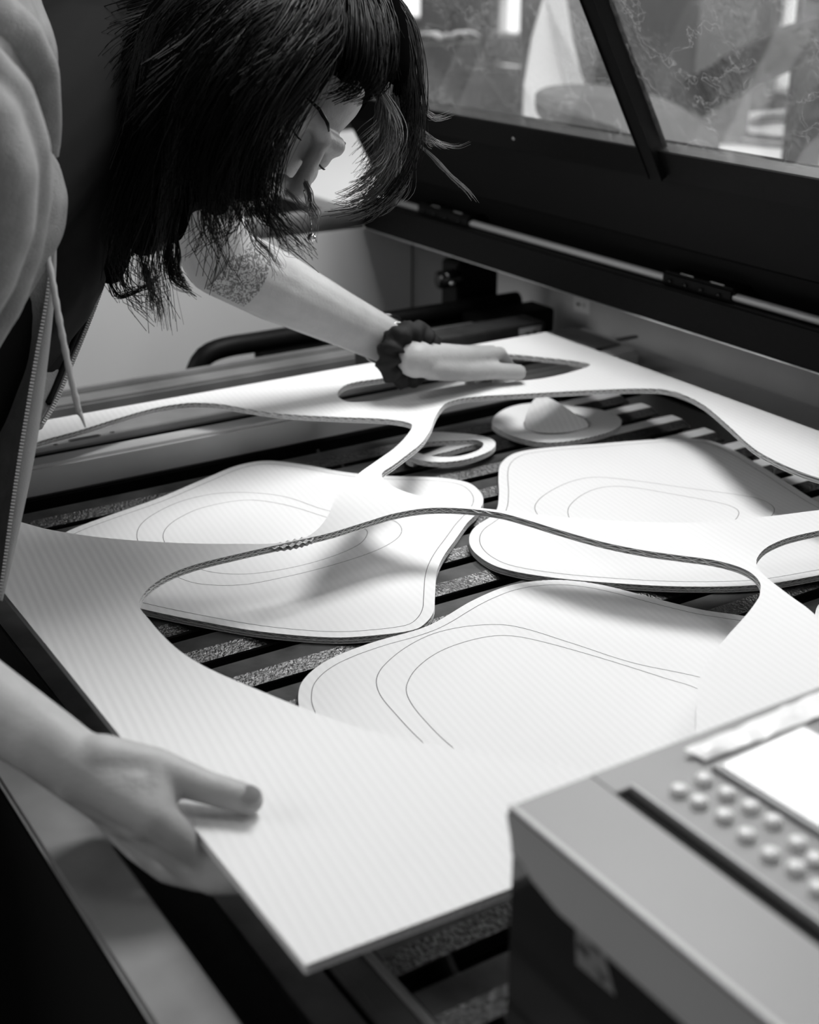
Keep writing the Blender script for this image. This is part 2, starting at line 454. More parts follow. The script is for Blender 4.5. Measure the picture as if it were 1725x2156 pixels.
# hinge rod with clamps
tube('hinge_rod', [(H(2.46), y, Z(.1893)) for y in np.linspace(y0, H(3.96), 12)], .0057, 'rod', mc, 16)
def clamp(yc, ln):
    o = box('hinge_clamp', H(2.444), H(2.53), yc - ln / 2, yc + ln / 2, Z(.1772), Z(.2113), 'black', mc, .004)
    for s in (-.32, -.08, .14, .36):
        tube('screw', [(H(2.443), yc + s * ln, Z(.189)), (H(2.438), yc + s * ln, Z(.189))], .0030, 'gloss_black', o, 10)
    for s in (-.25, .17):
        box('clamp_rib', H(2.453), H(2.457), yc + s * ln - .013, yc + s * ln + .013, Z(.2113), Z(.2135), 'chrome', o)
    return o
clamp(1.3822, .143)
clamp(2.0194, .165)
# lid, raised and leaning back over the bed at 120 degrees from the deck
KL = .55 * 1.1                      # lid units
B0 = np.array([H(2.53), Z(.18336)]); D = np.array([-.5, math.sqrt(.75)]); Nn = np.array([math.sqrt(.75), .5])
def lid_slab(name, t0, t1, n0, n1, ya, yb, m, parent, bevel=0.0):
    # t along the lid from the hinge, n out of its back, both in machine units
    bm = bmesh.new(); bm_box(bm, 0, 1, ya, yb, 0, 1)
    for v in bm.verts:
        q = B0 + KL * ((t0 + v.co.x * (t1 - t0)) * D + (n0 + v.co.z * (n1 - n0)) * Nn)
        v.co.x, v.co.z = q[0], q[1]
    if bevel: bmesh.ops.bevel(bm, geom=bm.edges[:], offset=bevel, segments=2, affect='EDGES')
    me = bpy.data.meshes.new(name); bm.to_mesh(me); bm.free()
    return link(name, me, m, parent)
ya, yb = y0, H(4.147)
lid = lid_slab('lid', .088, .300, .0, .02, ya, yb, 'lid_paint', mc, .001)
lid_slab('lid_hinge_edge', .0, .088, -.004, .03, ya, yb, 'black_dull', lid, .002)
lid_slab('lid_frame', .300, .371, -.012, .03, ya, yb, 'black', lid, .0015)
lid_slab('glass_bead', .369, .3725, -.006, .022, ya, yb, 'chrome', lid)
lid_slab('lid_frame', 0.775, 0.80, -.004, .022, ya, yb, 'black', lid, .002)
lid_slab('lid_frame', .371, 0.775, -.012, .03, yb - .04, yb, 'black', lid, .002)
lid_slab('lid_frame', .371, 0.775, -.012, .03, ya, ya + .04, 'black', lid, .002)
ym = 1.4111472506171117
lid_slab('lid_mullion', .312, 0.775, -.028, .012, ym - .012, ym + .012, 'black', lid, .002)
for k, (a, b) in enumerate(((ya + .04, ym - .01), (ym + .01, yb - .04))):
    lid_slab('glass_pane', .372, 0.775, .004, .012, a, b, 'glass', lid)
tube('lid_screw', [(B0 + KL * (.335 * D + q * Nn))[[0, 0, 1]] * [1, 0, 1] + [0, 1.7334, 0] for q in (-.012, -.016)], .0025, 'chrome', lid, 10)
# labels stuck inside the machine
def sticker(pts, glyphs, label):
    o = from_data('sticker', pts, [(0, 1, 2, 3)], 'label', mc)
    o['label'] = label
    a, b, c, d = [np.array(p) for p in pts]
    nrm = np.cross(b - a, d - a); nrm /= np.linalg.norm(nrm)
    if nrm @ (np.array([0, 0, 1.5]) - a) < 0: nrm = -nrm
    vv = []; ff = []
    for poly in glyphs:
        i0 = len(vv)
        for (s, t) in poly: vv.append(a + (b - a) * s + (d - a) * t + nrm * .0006)
        ff.append(tuple(range(i0, len(vv))))
    from_data('print', vv, ff, 'ink', o)
arc = [(.66 + .05 * math.cos(t), .5 + .16 * math.sin(t)) for t in np.linspace(-1.4, 1.4, 8)]
arc2 = [(.66 + .02 * math.cos(t), .5 + .12 * math.sin(t)) for t in np.linspace(1.4, -1.4, 8)]
dot = [(.58 + .03 * math.cos(t), .5 + .05 * math.sin(t)) for t in np.linspace(0, 6.28, 9)[:-1]]
XS = H(2.838)
sticker([(1.5609,1.9115,0.8787), (1.5609,1.8657,0.8816), (1.5609,1.8664,0.9074), (1.5609,1.9136,0.908)],
        [[(.2, .42), (.42, .42), (.42, .58), (.2, .58)], dot, arc + arc2], 'small white label with a dark bar and a symbol')
YS = H(3.19)
sticker([(1.3207,1.7545,0.9037), (1.3654,1.7545,0.9044), (1.3659,1.7545,0.9156), (1.3203,1.7545,0.9157)],
        [[(.3, .0), (.5, .0), (.5, .25), (.3, .25)], [(.62, .0), (.8, .0), (.8, .3), (.62, .3)]], 'small white label on the bed end')
box('label_block', H(1.9), H(2.5), H(3.191), H(3.30), Z(-.20), Z(-.055), 'dark_metal', mc, .002)

# ------------------------------------------------------------------ gantry parked at the far end
ga = thing('gantry', 'black gantry rail with cable chain parked along the white end wall', 'gantry')
box('guide_rail', H(.75), H(2.62), H(3.36), H(3.44), Z(-.19), Z(-.115), 'grey_metal', ga, .004)
box('rail_lip', H(.75), H(2.62), H(3.44), H(3.47), Z(-.2), Z(-.105), 'grey_metal', ga, .003)
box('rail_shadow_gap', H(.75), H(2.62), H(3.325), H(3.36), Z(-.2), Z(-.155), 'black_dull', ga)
ch = [(H(1.50), H(3.55), Z(-.20)), (H(1.515), H(3.55), Z(-.15)), (H(1.545), H(3.55), Z(-.105)), (H(1.60), H(3.55), Z(-.088)), (H(1.7), H(3.55), Z(-.086)), (H(2.66), H(3.55), Z(-.086))]
tube('cable_chain', resample(catmull(ch, False, 8), .012, False), .0165, 'black', ga, 10)
box('chain_tray', H(1.72), H(2.66), H(3.52), H(3.58), Z(-.2), Z(-.12), 'black_dull', ga)
mb = box('drive_block', H(2.46), H(2.62), H(3.60), H(3.70), Z(-.19), Z(.05), 'black', ga, .004)
tube('pulley', [(H(2.40), H(3.62), Z(.00)), (H(2.47), H(3.62), Z(.00))], .016, 'gloss_black', mb, 16)
tube('bolt', [(H(2.43), H(3.60), Z(-.01)), (H(2.43), H(3.585), Z(-.01))], .005, 'chrome', mb, 10)
box('roller_bracket', H(2.42), H(2.70), H(3.40), H(3.52), Z(-.17), Z(-.085), 'black', ga, .003)
for xx in (2.44, 2.50):
    tube('bolt', [(H(xx), H(3.40), Z(-.105)), (H(xx), H(3.39), Z(-.105))], .004, 'chrome', ga, 10)

# ------------------------------------------------------------------ cut board: sheet and the pieces below it
hole_A = [(0.8616,1.358),(0.8575,1.3757),(0.8398,1.3977),(0.7934,1.4358),(0.7484,1.4775),(0.7172,1.522),(0.6949,1.5592),(0.6655,1.5824),(0.6217,1.587),(0.5653,1.5734),(0.5096,1.5552),(0.4517,1.541),(0.3977,1.5133),(0.3512,1.4653),(0.3354,1.3923),(0.3407,1.3425),(0.3564,1.3132),(0.3746,1.2783),(0.4084,1.2342),(0.4444,1.1989),(0.4818,1.1683),(0.521,1.1422),(0.5577,1.1217),(0.59,1.1222),(0.628,1.1534),(0.6617,1.1941),(0.7178,1.244),(0.7554,1.2686),(0.7999,1.2972),(0.8402,1.3317)]
hole_B = [(0.9257,1.3902),(0.9496,1.4075),(0.9844,1.4093),(1.0505,1.3843),(1.1402,1.3472),(1.2136,1.3082),(1.2274,1.2773),(1.22,1.2249),(1.1907,1.1521),(1.1539,1.0676),(1.1431,1.0126),(1.1452,0.9617),(1.1646,0.9088),(1.1749,0.8729),(1.1479,0.863),(1.1109,0.8817),(1.0733,0.8962),(1.0067,0.9155),(0.9349,0.9445),(0.8758,0.9864),(0.8233,1.0375),(0.7951,1.0705),(0.7747,1.0942),(0.7469,1.1402),(0.7327,1.1885),(0.7406,1.2296),(0.7689,1.2492),(0.8019,1.271),(0.8353,1.2945),(0.8682,1.3264),(0.8989,1.3625)]
hole_C = [(0.3862,1.0624),(0.3935,1.0782),(0.4096,1.0962),(0.4335,1.1115),(0.4662,1.1198),(0.513,1.1203),(0.5604,1.1187),(0.609,1.1173),(0.6502,1.1216),(0.6928,1.126),(0.7294,1.1198),(0.7589,1.1011),(0.7862,1.0701),(0.7989,1.0394),(0.8118,0.9991),(0.8292,0.9529),(0.8507,0.9148),(0.8712,0.8885),(0.8914,0.8627),(0.9005,0.8402),(0.9007,0.8224),(0.893,0.8038),(0.8811,0.791),(0.8681,0.7805),(0.8358,0.7626),(0.7896,0.7406),(0.7481,0.719),(0.7206,0.7005),(0.6928,0.6753),(0.6602,0.6411),(0.6292,0.6145),(0.6035,0.6074),(0.5798,0.6209),(0.5632,0.6378),(0.5494,0.6553),(0.5239,0.6811),(0.4937,0.719),(0.4574,0.7653),(0.431,0.8186),(0.4102,0.8715),(0.392,0.9231),(0.3838,0.9619),(0.3822,1.0002),(0.384,1.0383)]
hole_D = [(0.9205,0.8352),(0.9321,0.8448),(0.9504,0.8545),(0.9697,0.8599),(0.9946,0.8622),(1.0319,0.8585),(1.0931,0.8475),(1.1322,0.8198),(1.1047,0.7664),(1.0378,0.7062),(0.9691,0.648),(0.9172,0.6198),(0.8691,0.6215),(0.8556,0.6491),(0.8684,0.6857),(0.883,0.7239),(0.8895,0.7431),(0.8939,0.763),(0.9008,0.7905),(0.9054,0.807),(0.913,0.8247)]
hole_E = [(0.8422,1.5087),(0.8688,1.5388),(0.8924,1.5466),(0.9274,1.5426),(0.988,1.5413),(1.0526,1.5553),(1.1117,1.5637),(1.1478,1.5438),(1.1764,1.5083),(1.2045,1.4677),(1.2112,1.4411),(1.1639,1.4274),(1.113,1.4253),(1.0725,1.4354),(1.023,1.4539),(0.9734,1.4601),(0.9206,1.4592),(0.8713,1.4617),(0.8408,1.4763)]
sheet_outline = [(H(.527), H(1.040)), (H(2.302), H(.955)), (H(2.302), H(2.935)), (H(.536), H(2.935))]
def poly_dense(p):
    p = [np.array(q) for q in p]; out = []
    for a, b in zip(p, p[1:] + p[:1]):
        out += [a + (b - a) * t for t in np.linspace(0, 1, 60)[:-1]]
    return np.array(out)
sh = thing('cardboard_sheet', 'large white corrugated sheet with curved cutouts, held lifted by both hands', 'cardboard')
ZS = .95
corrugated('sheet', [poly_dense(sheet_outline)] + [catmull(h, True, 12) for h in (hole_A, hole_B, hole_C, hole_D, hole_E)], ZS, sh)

ZP = Z(-.125)
def seat_blank(pts, lines, label, ztop=ZP, rim=.0115):
    t = thing('seat_blank', label, 'cardboard piece', 'cut seat blanks on the slatted bed')
    o = catmull(pts, True, 12)
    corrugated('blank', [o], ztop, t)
    engraved(list(inset(o, rim))[::6], ztop, t, True)
    for l in lines: engraved(l, ztop, t, True)
    return t
P1 = [(0.4438,1.4224),(0.4956,1.4393),(0.5627,1.4582),(0.6386,1.4887),(0.6941,1.5093),(0.7327,1.5054),(0.7675,1.467),(0.7959,1.4188),(0.8295,1.3817),(0.8903,1.3335),(0.9086,1.3026),(0.9046,1.2713),(0.8899,1.2424),(0.8624,1.216),(0.8369,1.1984),(0.7986,1.1662),(0.7624,1.1358),(0.7323,1.1042),(0.7022,1.062),(0.6806,1.0308),(0.6638,1.0155),(0.6424,1.0062),(0.6054,1.0155),(0.5662,1.0345),(0.5171,1.0784),(0.4819,1.122),(0.4352,1.1896),(0.4066,1.2463),(0.394,1.3111),(0.4015,1.3713),(0.4202,1.4054)]
P1a = [(0.496,1.3528),(0.5117,1.3876),(0.5378,1.4127),(0.5831,1.4345),(0.627,1.4357),(0.6631,1.4184),(0.6956,1.3814),(0.718,1.3159),(0.7508,1.2729),(0.7674,1.2473),(0.7616,1.2214),(0.7424,1.2017),(0.7055,1.1867),(0.6475,1.1792),(0.5906,1.1798),(0.5398,1.1887),(0.5013,1.2225),(0.4886,1.2941)]
P1b = [(0.5206,1.3372),(0.5342,1.3652),(0.5595,1.3872),(0.5996,1.4029),(0.6522,1.3962),(0.6837,1.3585),(0.7074,1.297),(0.7267,1.2484),(0.7232,1.2329),(0.6985,1.2109),(0.6522,1.198),(0.6,1.1978),(0.5557,1.2102),(0.5257,1.2405),(0.5153,1.2919)]
P2 = [(0.8798,1.205),(0.9191,1.2511),(0.9562,1.3036),(0.9841,1.3362),(1.0185,1.3563),(1.0547,1.355),(1.13,1.3293),(1.2364,1.2889),(1.2689,1.2594),(1.2717,1.2178),(1.2529,1.1318),(1.2256,1.0248),(1.2164,0.9421),(1.1961,0.8917),(1.1403,0.8705),(1.0696,0.8826),(0.9996,0.8994),(0.9338,0.9356),(0.8766,0.9812),(0.8237,1.0338),(0.7954,1.0799),(0.7958,1.125),(0.8112,1.1583),(0.8359,1.1826)]
P2a = [(0.9212,1.1789),(0.9363,1.2006),(0.9672,1.2206),(1.0163,1.2365),(1.0515,1.2335),(1.0812,1.205),(1.1261,1.1425),(1.1695,1.0818),(1.1741,1.0592),(1.1652,1.0384),(1.1408,1.023),(1.0877,1.0153),(0.9874,1.0313),(0.9247,1.0787),(0.9092,1.1363)]
P2b = [(0.9482,1.1533),(0.9678,1.1754),(1.0061,1.1961),(1.0397,1.2008),(1.0653,1.1865),(1.0974,1.1365),(1.1254,1.0846),(1.128,1.0637),(1.1182,1.0492),(1.0934,1.0363),(1.0418,1.0363),(0.9828,1.0577),(0.9446,1.0945),(0.9391,1.1305)]
P3 = [(0.4842,0.9502),(0.5045,0.9775),(0.5402,0.9972),(0.5911,1.005),(0.6564,1.0057),(0.7292,1.0293),(0.7824,1.0366),(0.8271,1.022),(0.8583,0.99),(0.8903,0.9236),(0.9086,0.8879),(0.9324,0.8579),(0.9488,0.8304),(0.9503,0.8057),(0.9308,0.7778),(0.897,0.7556),(0.8559,0.735),(0.8119,0.6956),(0.7695,0.6523),(0.7231,0.6177),(0.6694,0.6145),(0.5831,0.6619),(0.5195,0.7276),(0.4795,0.8029),(0.4665,0.8651),(0.4724,0.9177)]
P3a = [(0.5382,0.8345),(0.5431,0.8842),(0.5487,0.9173),(0.5603,0.9423),(0.5803,0.9611),(0.6187,0.9808),(0.6565,0.989),(0.6962,0.9817),(0.727,0.961),(0.7525,0.9041),(0.7764,0.8425),(0.8115,0.7865),(0.8199,0.7578),(0.801,0.7212),(0.7317,0.6679),(0.6456,0.6629),(0.5771,0.6949),(0.5379,0.7541)]
P3b = [(0.5547,0.8093),(0.5589,0.863),(0.5666,0.8982),(0.578,0.9188),(0.6038,0.9409),(0.6401,0.956),(0.6798,0.9581),(0.7074,0.9498),(0.726,0.9289),(0.7548,0.8714),(0.7825,0.8039),(0.7943,0.772),(0.7857,0.7403),(0.7253,0.6886),(0.6547,0.6842),(0.5922,0.7081),(0.5617,0.755)]
P4 = [(0.9974,0.8218),(1.0222,0.8363),(1.0563,0.8355),(1.1002,0.7999),(1.1035,0.7448),(1.053,0.695),(0.9961,0.6876),(0.9664,0.717),(0.9674,0.7717),(0.9789,0.8018)]
seat_blank(P1, [P1a, P1b], 'white cut seat blank on the slats at left, under the far left cutout')
seat_blank(P2, [P2a, P2b], 'white cut seat blank on the slats at right, lit brightest, with a shaded edge')
seat_blank(P3, [P3a, P3b], 'nearest white cut seat blank, lying below the front cutout by the console')
seat_blank(P4, [], 'white cut blank just showing at the right picture edge')
# round rim, standing lens, small ring, loose offcut
dsc = thing('disc_blank', 'white lens-shaped cardboard rim with the plug tilted up inside it', 'cardboard piece')
disc = [(1.0669,1.4733),(1.0925,1.4989),(1.1286,1.5166),(1.1617,1.5165),(1.1887,1.5021),(1.2027,1.4802),(1.2307,1.4393),(1.2357,1.4108),(1.2259,1.3849),(1.2058,1.3663),(1.1805,1.3564),(1.1416,1.3534),(1.1006,1.359),(1.0769,1.3717),(1.0624,1.3967),(1.0573,1.432),(1.0596,1.4563)]
dhole = [(1.1012,1.4467),(1.1216,1.4631),(1.1474,1.4717),(1.1697,1.4676),(1.187,1.4516),(1.191,1.4266),(1.1783,1.3932),(1.1503,1.3825),(1.1197,1.3833),(1.0968,1.3977),(1.0905,1.4203)]
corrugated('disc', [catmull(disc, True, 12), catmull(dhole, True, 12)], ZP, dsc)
pl = thing('lens_plug', 'white cardboard lens plug standing tilted in the lens-shaped rim', 'cardboard piece')
plug = np.array([(1.0876,1.4245,0.8881),(1.0927,1.4317,0.8947),(1.1048,1.4407,0.9051),(1.1173,1.4459,0.9132),(1.1277,1.4457,0.917),(1.1347,1.4408,0.9164),(1.1427,1.4294,0.9119),(1.1498,1.4148,0.9051),(1.1565,1.3998,0.8978),(1.1632,1.3805,0.8877),(1.1478,1.3816,0.8827),(1.1254,1.3905,0.8801),(1.1019,1.4044,0.8804),(1.089,1.4164,0.8833)])
def solid_outline(name, q, thick, m, parent):
    q = catmull(q, True, 5); n = len(q); c = q.mean(0)
    nr = np.zeros(3)
    for i in range(n): nr += np.cross(q[i] - c, q[(i + 1) % n] - c)
    nr /= np.linalg.norm(nr)
    if nr[2] < 0: q = q[::-1]; nr = -nr
    v = list(q) + list(q - nr * thick)
    f = [tuple(range(n)), tuple(range(2 * n - 1, n - 1, -1))] + [(i, n + i, n + (i + 1) % n, (i + 1) % n) for i in range(n)]
    return from_data(name, v, f, m, parent)
solid_outline('face', plug, .0025, 'card', pl)
q2 = plug - np.array([-.50*.6, -.87*.6, .80]) * .0025
solid_outline('core', q2 * 1.0, .004, 'flute', pl)
rg = thing('ring_blank', 'small white cardboard ring with pointed end, on the slats below the rim', 'cardboard piece')
ring = [(0.8901,1.4144),(0.8985,1.4347),(0.919,1.459),(0.944,1.4724),(0.9601,1.4691),(0.9807,1.4561),(1.0087,1.4247),(1.016,1.4043),(1.0093,1.3842),(0.9928,1.3686),(0.97,1.3597),(0.9455,1.3564),(0.9191,1.3607),(0.9013,1.372),(0.8907,1.389)]
rhole = [(0.9057,1.4194),(0.9315,1.4378),(0.9552,1.4316),(0.9749,1.4214),(0.9946,1.4112),(0.9977,1.3981),(0.9887,1.3842),(0.9683,1.3734),(0.9421,1.371),(0.9211,1.3801),(0.9069,1.3996)]
corrugated('ring', [catmull(ring, True, 12), catmull(rhole, True, 12)], Z(-.1120), rg, .0068)
st = thing('cardboard_offcut', 'narrow white offcut strip lying under the small ring', 'offcut')
strip = [(0.8928,1.4209),(0.9184,1.4175),(0.9519,1.4265),(0.9852,1.4342),(1.0171,1.4298),(1.0094,1.4122),(0.9843,1.4126),(0.9517,1.4093),(0.9208,1.4075),(0.8912,1.4011)]
corrugated('strip', [catmull(strip, True, 12)], ZP - .0001, st, .0068)

# ------------------------------------------------------------------ control console
cs = thing('control_console', 'grey control console with rows of pale buttons and a display, near corner', 'control panel')
cx0, cy1 = H(.70), H(.922); zc = Z(.2)
cy0 = .14; cx1 = .85
ysl0 = H(.882)                                     # far end of the keypad recess
def cons_body():
    # cross-section across X: sloped pale front bezel running out at the far end, flat top
    v = []; f = []; n = 5
    for y, w in ((cy0, 1), (cy1 - .060, 1), (cy1 - .035, .86), (cy1 - .018, .62), (cy1 - .006, .34), (cy1, .12)):
        lx, lz_ = cx0 - .0120 * w, zc - .0225 * w
        v += [(cx0, y, zc), (lx, y, lz_), (lx + .0012, y, lz_ - .002), (cx0 + .003, y, zc - .030), (cx0 + .3, y, zc)]
    m_ = len(v) // n
    for s in range(m_ - 1):
        for k in range(n - 1): f.append((s*n + k, s*n + k + 1, (s+1)*n + k + 1, (s+1)*n + k))
    f.append(tuple(range(n))); f.append(tuple(range(m_ * n - 1, (m_ - 1) * n - 1, -1)))
    return from_data('bezel', v, f, 'console', cs)
cons_body()
xs0 = H(.803)
xsl1 = xs0 + .010
box('top_plate', cx0 + .0015, xs0, cy0, cy1, zc, zc + .0030, 'console', cs, .0008)
box('edge_strip', cx0 - .0006, cx0 + .0030, cy0, cy1, zc + .0012, zc + .0036, 'console_edge', cs, .0004)
box('recess', xs0, xsl1, cy0, ysl0, zc - .0005, zc + .0004, 'black_dull', cs)
box('top_plate', xs0, cx1, ysl0, cy1, zc, zc + .0030, 'console', cs, .0006)
box('keypad', xsl1, cx1, cy0, ysl0, zc, zc + .0048, 'console', cs, .001)
box('keypad_highlight', xsl1 + .0006, xsl1 + .0024, cy0, ysl0, zc + .0044, zc + .0052, 'console_edge', cs)  # pale strip paints the highlight along the keypad edge
box('console_base', cx0 + .002, cx1 + .3, cy0, cy1, Z(-.383), zc - .012, 'console_dark', cs, .002)
bpos = [(0.4697,0.4643),(0.4714,0.4504),(0.4736,0.4334),(0.4714,0.4147),(0.4696,0.3961),(0.4722,0.3811),(0.4695,0.3636),(0.4887,0.465),(0.4899,0.4483),(0.4918,0.4322),(0.4922,0.416),(0.4887,0.3955),(0.4859,0.3807)]
def button_bm():
    v = []; f = []; seg = 16
    prof = [(.0052, 0), (.0052, .0030), (.0046, .0042), (.003, .0050)]
    for r_, z in prof:
        for k in range(seg): v.append((r_ * math.cos(2*math.pi*k/seg), r_ * math.sin(2*math.pi*k/seg), z))
    for s in range(len(prof) - 1):
        for k in range(seg): f.append((s*seg+k, s*seg+(k+1) % seg, (s+1)*seg+(k+1) % seg, (s+1)*seg+k))
    f.append(tuple((len(prof)-1)*seg + k for k in range(seg)))
    return v, f
bv, bf = button_bm()
bme = None
for (x, y) in bpos:
    if bme is None:
        o = from_data('button', bv, bf, 'button', cs, True); bme = o.data
    else:
        o = bpy.data.objects.new('button', bme); C.objects.link(o); o.parent = cs
    o.location = (x, y, zc + .0047)
# display: raised, tilted window bezel behind the buttons
scr = [(0.5014,0.4718,1.0682),(0.563,0.463,1.0793),(0.566,0.3943,1.0793),(0.5051,0.3754,1.0682)]
def slab4(name, q, dz, m, parent):
    v = [tuple(p) for p in q] + [(p[0], p[1], p[2] - dz) for p in q]
    return from_data(name, v, [(0, 1, 2, 3), (7, 6, 5, 4)] + [(i, 4 + i, 4 + (i + 1) % 4, (i + 1) % 4) for i in range(4)], m, parent)
bz = slab4('display_bezel', [np.array(p) for p in scr], .010, 'console', cs)
cc = np.mean(np.array(scr), 0)
slab4('display', [cc + (np.array(p) - cc) * .90 + [0, 0, .0008] for p in scr], .001, 'screen', bz)
# sticker on the dark base below the bezel
xk = cx0 + .0124
sk = [(0.3864,0.4484,1.0269),(0.3864,0.4291,1.0281),(0.3864,0.4139,1.0007),(0.3864,0.4455,0.9985)]
lb = from_data('sticker', sk, [(0, 1, 2, 3)], 'bg_mid', cs); lb['label'] = 'pale worn sticker with dark marks'
def on(s, t):
    a, b, c, d = [np.array(p) for p in sk]; p = (a*(1-s)+b*s)*(1-t) + (d*(1-s)+c*s)*t; return p + np.array([-.0004, 0, 0])
from_data('print', [on(*p) for p in [(.62,.12),(.95,.22),(.80,.40),(.50,.34),(.10,.42),(.42,.50),(.38,.66),(.05,.60),(.55,.70),(.90,.78),(.70,.92)]], [(0, 1, 2, 3), (4, 5, 6, 7), (8, 9, 10)], 'ink', lb)
# crumpled clear film on the far edge of the console top
def crumple():
    e = np.array([(0.5003,0.4935,1.0638),(0.6185,0.4987,1.0638),(0.7338,0.4984,1.0638)]); g = np.array([(0.5024,0.4781,1.0638),(0.5815,0.4781,1.0638),(0.6945,0.4748,1.0638)])
    nu, nv = 40, 8; v = []; f = []
    for j in range(nv):
        for i in range(nu):
            t = i / (nu - 1) * 2; k = min(int(t), 1); u = t - k; w = j / (nv - 1)
            p = (e[k] * (1 - u) + e[k + 1] * u) * (1 - w) + (g[k] * (1 - u) + g[k + 1] * u) * w
            hgt = .003 + .006 * abs(noise.noise(Vector((p[0] * 40, p[1] * 40, 2)))) * math.sin(math.pi * min(1, max(0, w)) ) + .002 * noise.noise(Vector((p[0]*90, p[1]*90, 5)))
            v.append((p[0], p[1], p[2] + max(.0, hgt)))
    for j in range(nv - 1):
        for i in range(nu - 1): a = j * nu + i; f.append((a, a + 1, a + nu + 1, a + nu))
    return from_data('protective_film', v, f, 'film', None, True)
tag(crumple(), 'crumpled pale protective film lying along the far edge of the grey console', 'film')

# ------------------------------------------------------------------ things seen through the lid glass
def quad_solid(name, q, thick, m, label, cat, group=None, parent=None, d=None):
    q = [np.array(p, float) for p in q]
    if d is None:
        d = np.cross(q[1] - q[0], q[-1] - q[0]); d /= np.linalg.norm(d)
        if d @ (np.array([0, 0, 1.5]) - q[0]) > 0: d = -d
    d = np.array(d, float); n = len(q)
    v = q + [p + d * thick for p in q]
    f = [tuple(range(n)), tuple(range(2 * n - 1, n - 1, -1))] + [(i, n + i, n + (i + 1) % n, (i + 1) % n) for i in range(n)]
    o = from_data(name, v, f, m, parent)
    if label: tag(o, label, cat, group)
    return o
# work table behind the machine
TZ = .86
tb = thing('work_table', 'white-topped work table behind the machine, seen through the lid glass', 'table')
box('table_top', 1.80, 4.10, 1.90, 4.50, TZ - .03, TZ, 'bg_white', tb, .003)
for x in (1.9, 4.0):
    for y in (2.0, 4.4):
        box('leg', x - .025, x + .025, y - .025, y + .025, 0, TZ - .03, 'bg_mid', tb)
# big curved cardboard lens lying on the table
big = [(1.9592,2.5721,1.1742),(1.9834,2.5887,1.187),(2.0322,2.5997,1.194),(2.0925,2.563,1.197),(2.1349,2.4963,1.1939),(2.1416,2.3986,1.1862),(2.1223,2.2768,1.174),(2.1072,2.1856,1.1514),(2.0851,2.1108,1.1272),(2.0578,2.0942,1.1103),(2.0199,2.1155,1.1049),(1.985,2.1618,1.1021),(1.9619,2.2252,1.1233),(1.985,2.3451,1.1364),(1.9659,2.452,1.147),(1.9552,2.5233,1.148)]
lz = thing('lens_board', '', '')
solid_outline('face', np.array(big), .03, 'bg_mid', lz)
lc = np.array(big).mean(0)
tube('stand', [(lc[0], lc[1], TZ), (lc[0], lc[1], TZ + .02), (lc[0], lc[1], lc[2] - .02)], [.06, .02, .02], 'bg_mid', lz, 12)
tag(lz, 'large grey lens-shaped board on a stand, behind the lid mullion', 'board')
# pale paper cone, dark cabinet, boards
def px_solid(name, q, thick, m, label, cat, group=None): return quad_solid(name, q, thick, m, label, cat, group)
cone = [(2.424608104941561,3.2325907927669166,1.0316948057927398),(2.446706671775864,3.2625137826438824,1.1211324025644183),(2.492429241298536,3.29457184615684,1.2453512869695271),(2.5467656384672015,3.3150882066680207,1.357148282934125),(2.5990552842878913,3.2820320647781807,1.357148282934125),(2.5901881443546086,3.232771233058444,1.2453512869695271),(2.5891014406087978,3.1907843481775555,1.1583980678859511),(2.5953784773212005,3.1654792350558276,1.114921458344163),(2.5769301166800926,3.1362968142182535,1.0316948057927398)]
cone = [(p[0], p[1], TZ + .004) if k in (0, len(cone) - 1) else p for k, p in enumerate(cone)]
px_solid('tapering_board', cone, .03, 'bg_white', 'tall pale tapering board standing behind the grey lens board', 'board')
def floor_box(name, xl, xr, yt, dist, dep, m, label, cat):
    return None
def upright(name, q, dep, m, label, cat, base=TZ + .001):
    # q: left and right px rays already turned to points (top corners); goes down to the floor
    a, b = [np.array(p, float) for p in q]
    d = np.array([b[1] - a[1], a[0] - b[0], 0]); d /= np.linalg.norm(d)
    if d @ a < 0: d = -d
    v = []
    for z in (0, None):
        for p in (a, b, b + d * dep, a + d * dep): v.append((p[0], p[1], p[2] if z is None else base))
    f = [(0, 1, 5, 4), (1, 2, 6, 5), (2, 3, 7, 6), (3, 0, 4, 7), (4, 5, 6, 7), (3, 2, 1, 0)]
    return tag(from_data(name, v, f, m), label, cat)
upright('storage_box', [(2.6014339548850614,4.0868611707016615,1.1732724830185628),(2.8004326388930596,3.9682498938623483,1.1879239411791653)], .16, 'bg_dark', 'dark storage box with pale dried stems on top, left behind the glass', 'box')
upright('pillar', [(2.9979078483430674,4.664879831369961,1.5568540278623382),(3.085611050279777,4.609436168634996,1.5568540278623382)], .2, 'bg_dark', 'dark pillar standing behind the storage box beside the window', 'pillar', 0)
upright('display_board', [(3.388992834443444,4.320280084657437,1.6194412350049125),(3.5565878530995008,4.214330911933592,1.6194412350049125)], .05, 'bg_mid', 'grey board panel standing between the pale board and the lid mullion', 'board')
upright('machine_cover', [(2.7741385254176105,3.2871781113082017,1.5931641633038318),(2.990117497285678,3.15064187306756,1.5931641633038318)], .3, 'bg_dark', 'dark upright machine cover right of the lid mullion', 'cover')
upright('tall_board', [(3.374748360603302,3.553759576837006,1.6051082868043232),(3.5376215717772235,3.450795406892511,1.6051082868043232)], .05, 'bg_mid', 'light grey tall board behind the ribbed hose', 'board')
upright('dark_post', [(2.997248123691314,2.758371332990047,1.585997689203537),(3.07489562450866,2.709284620618513,1.585997689203537)], .08, 'bg_dark', 'dark post at the right edge behind the glass', 'post')
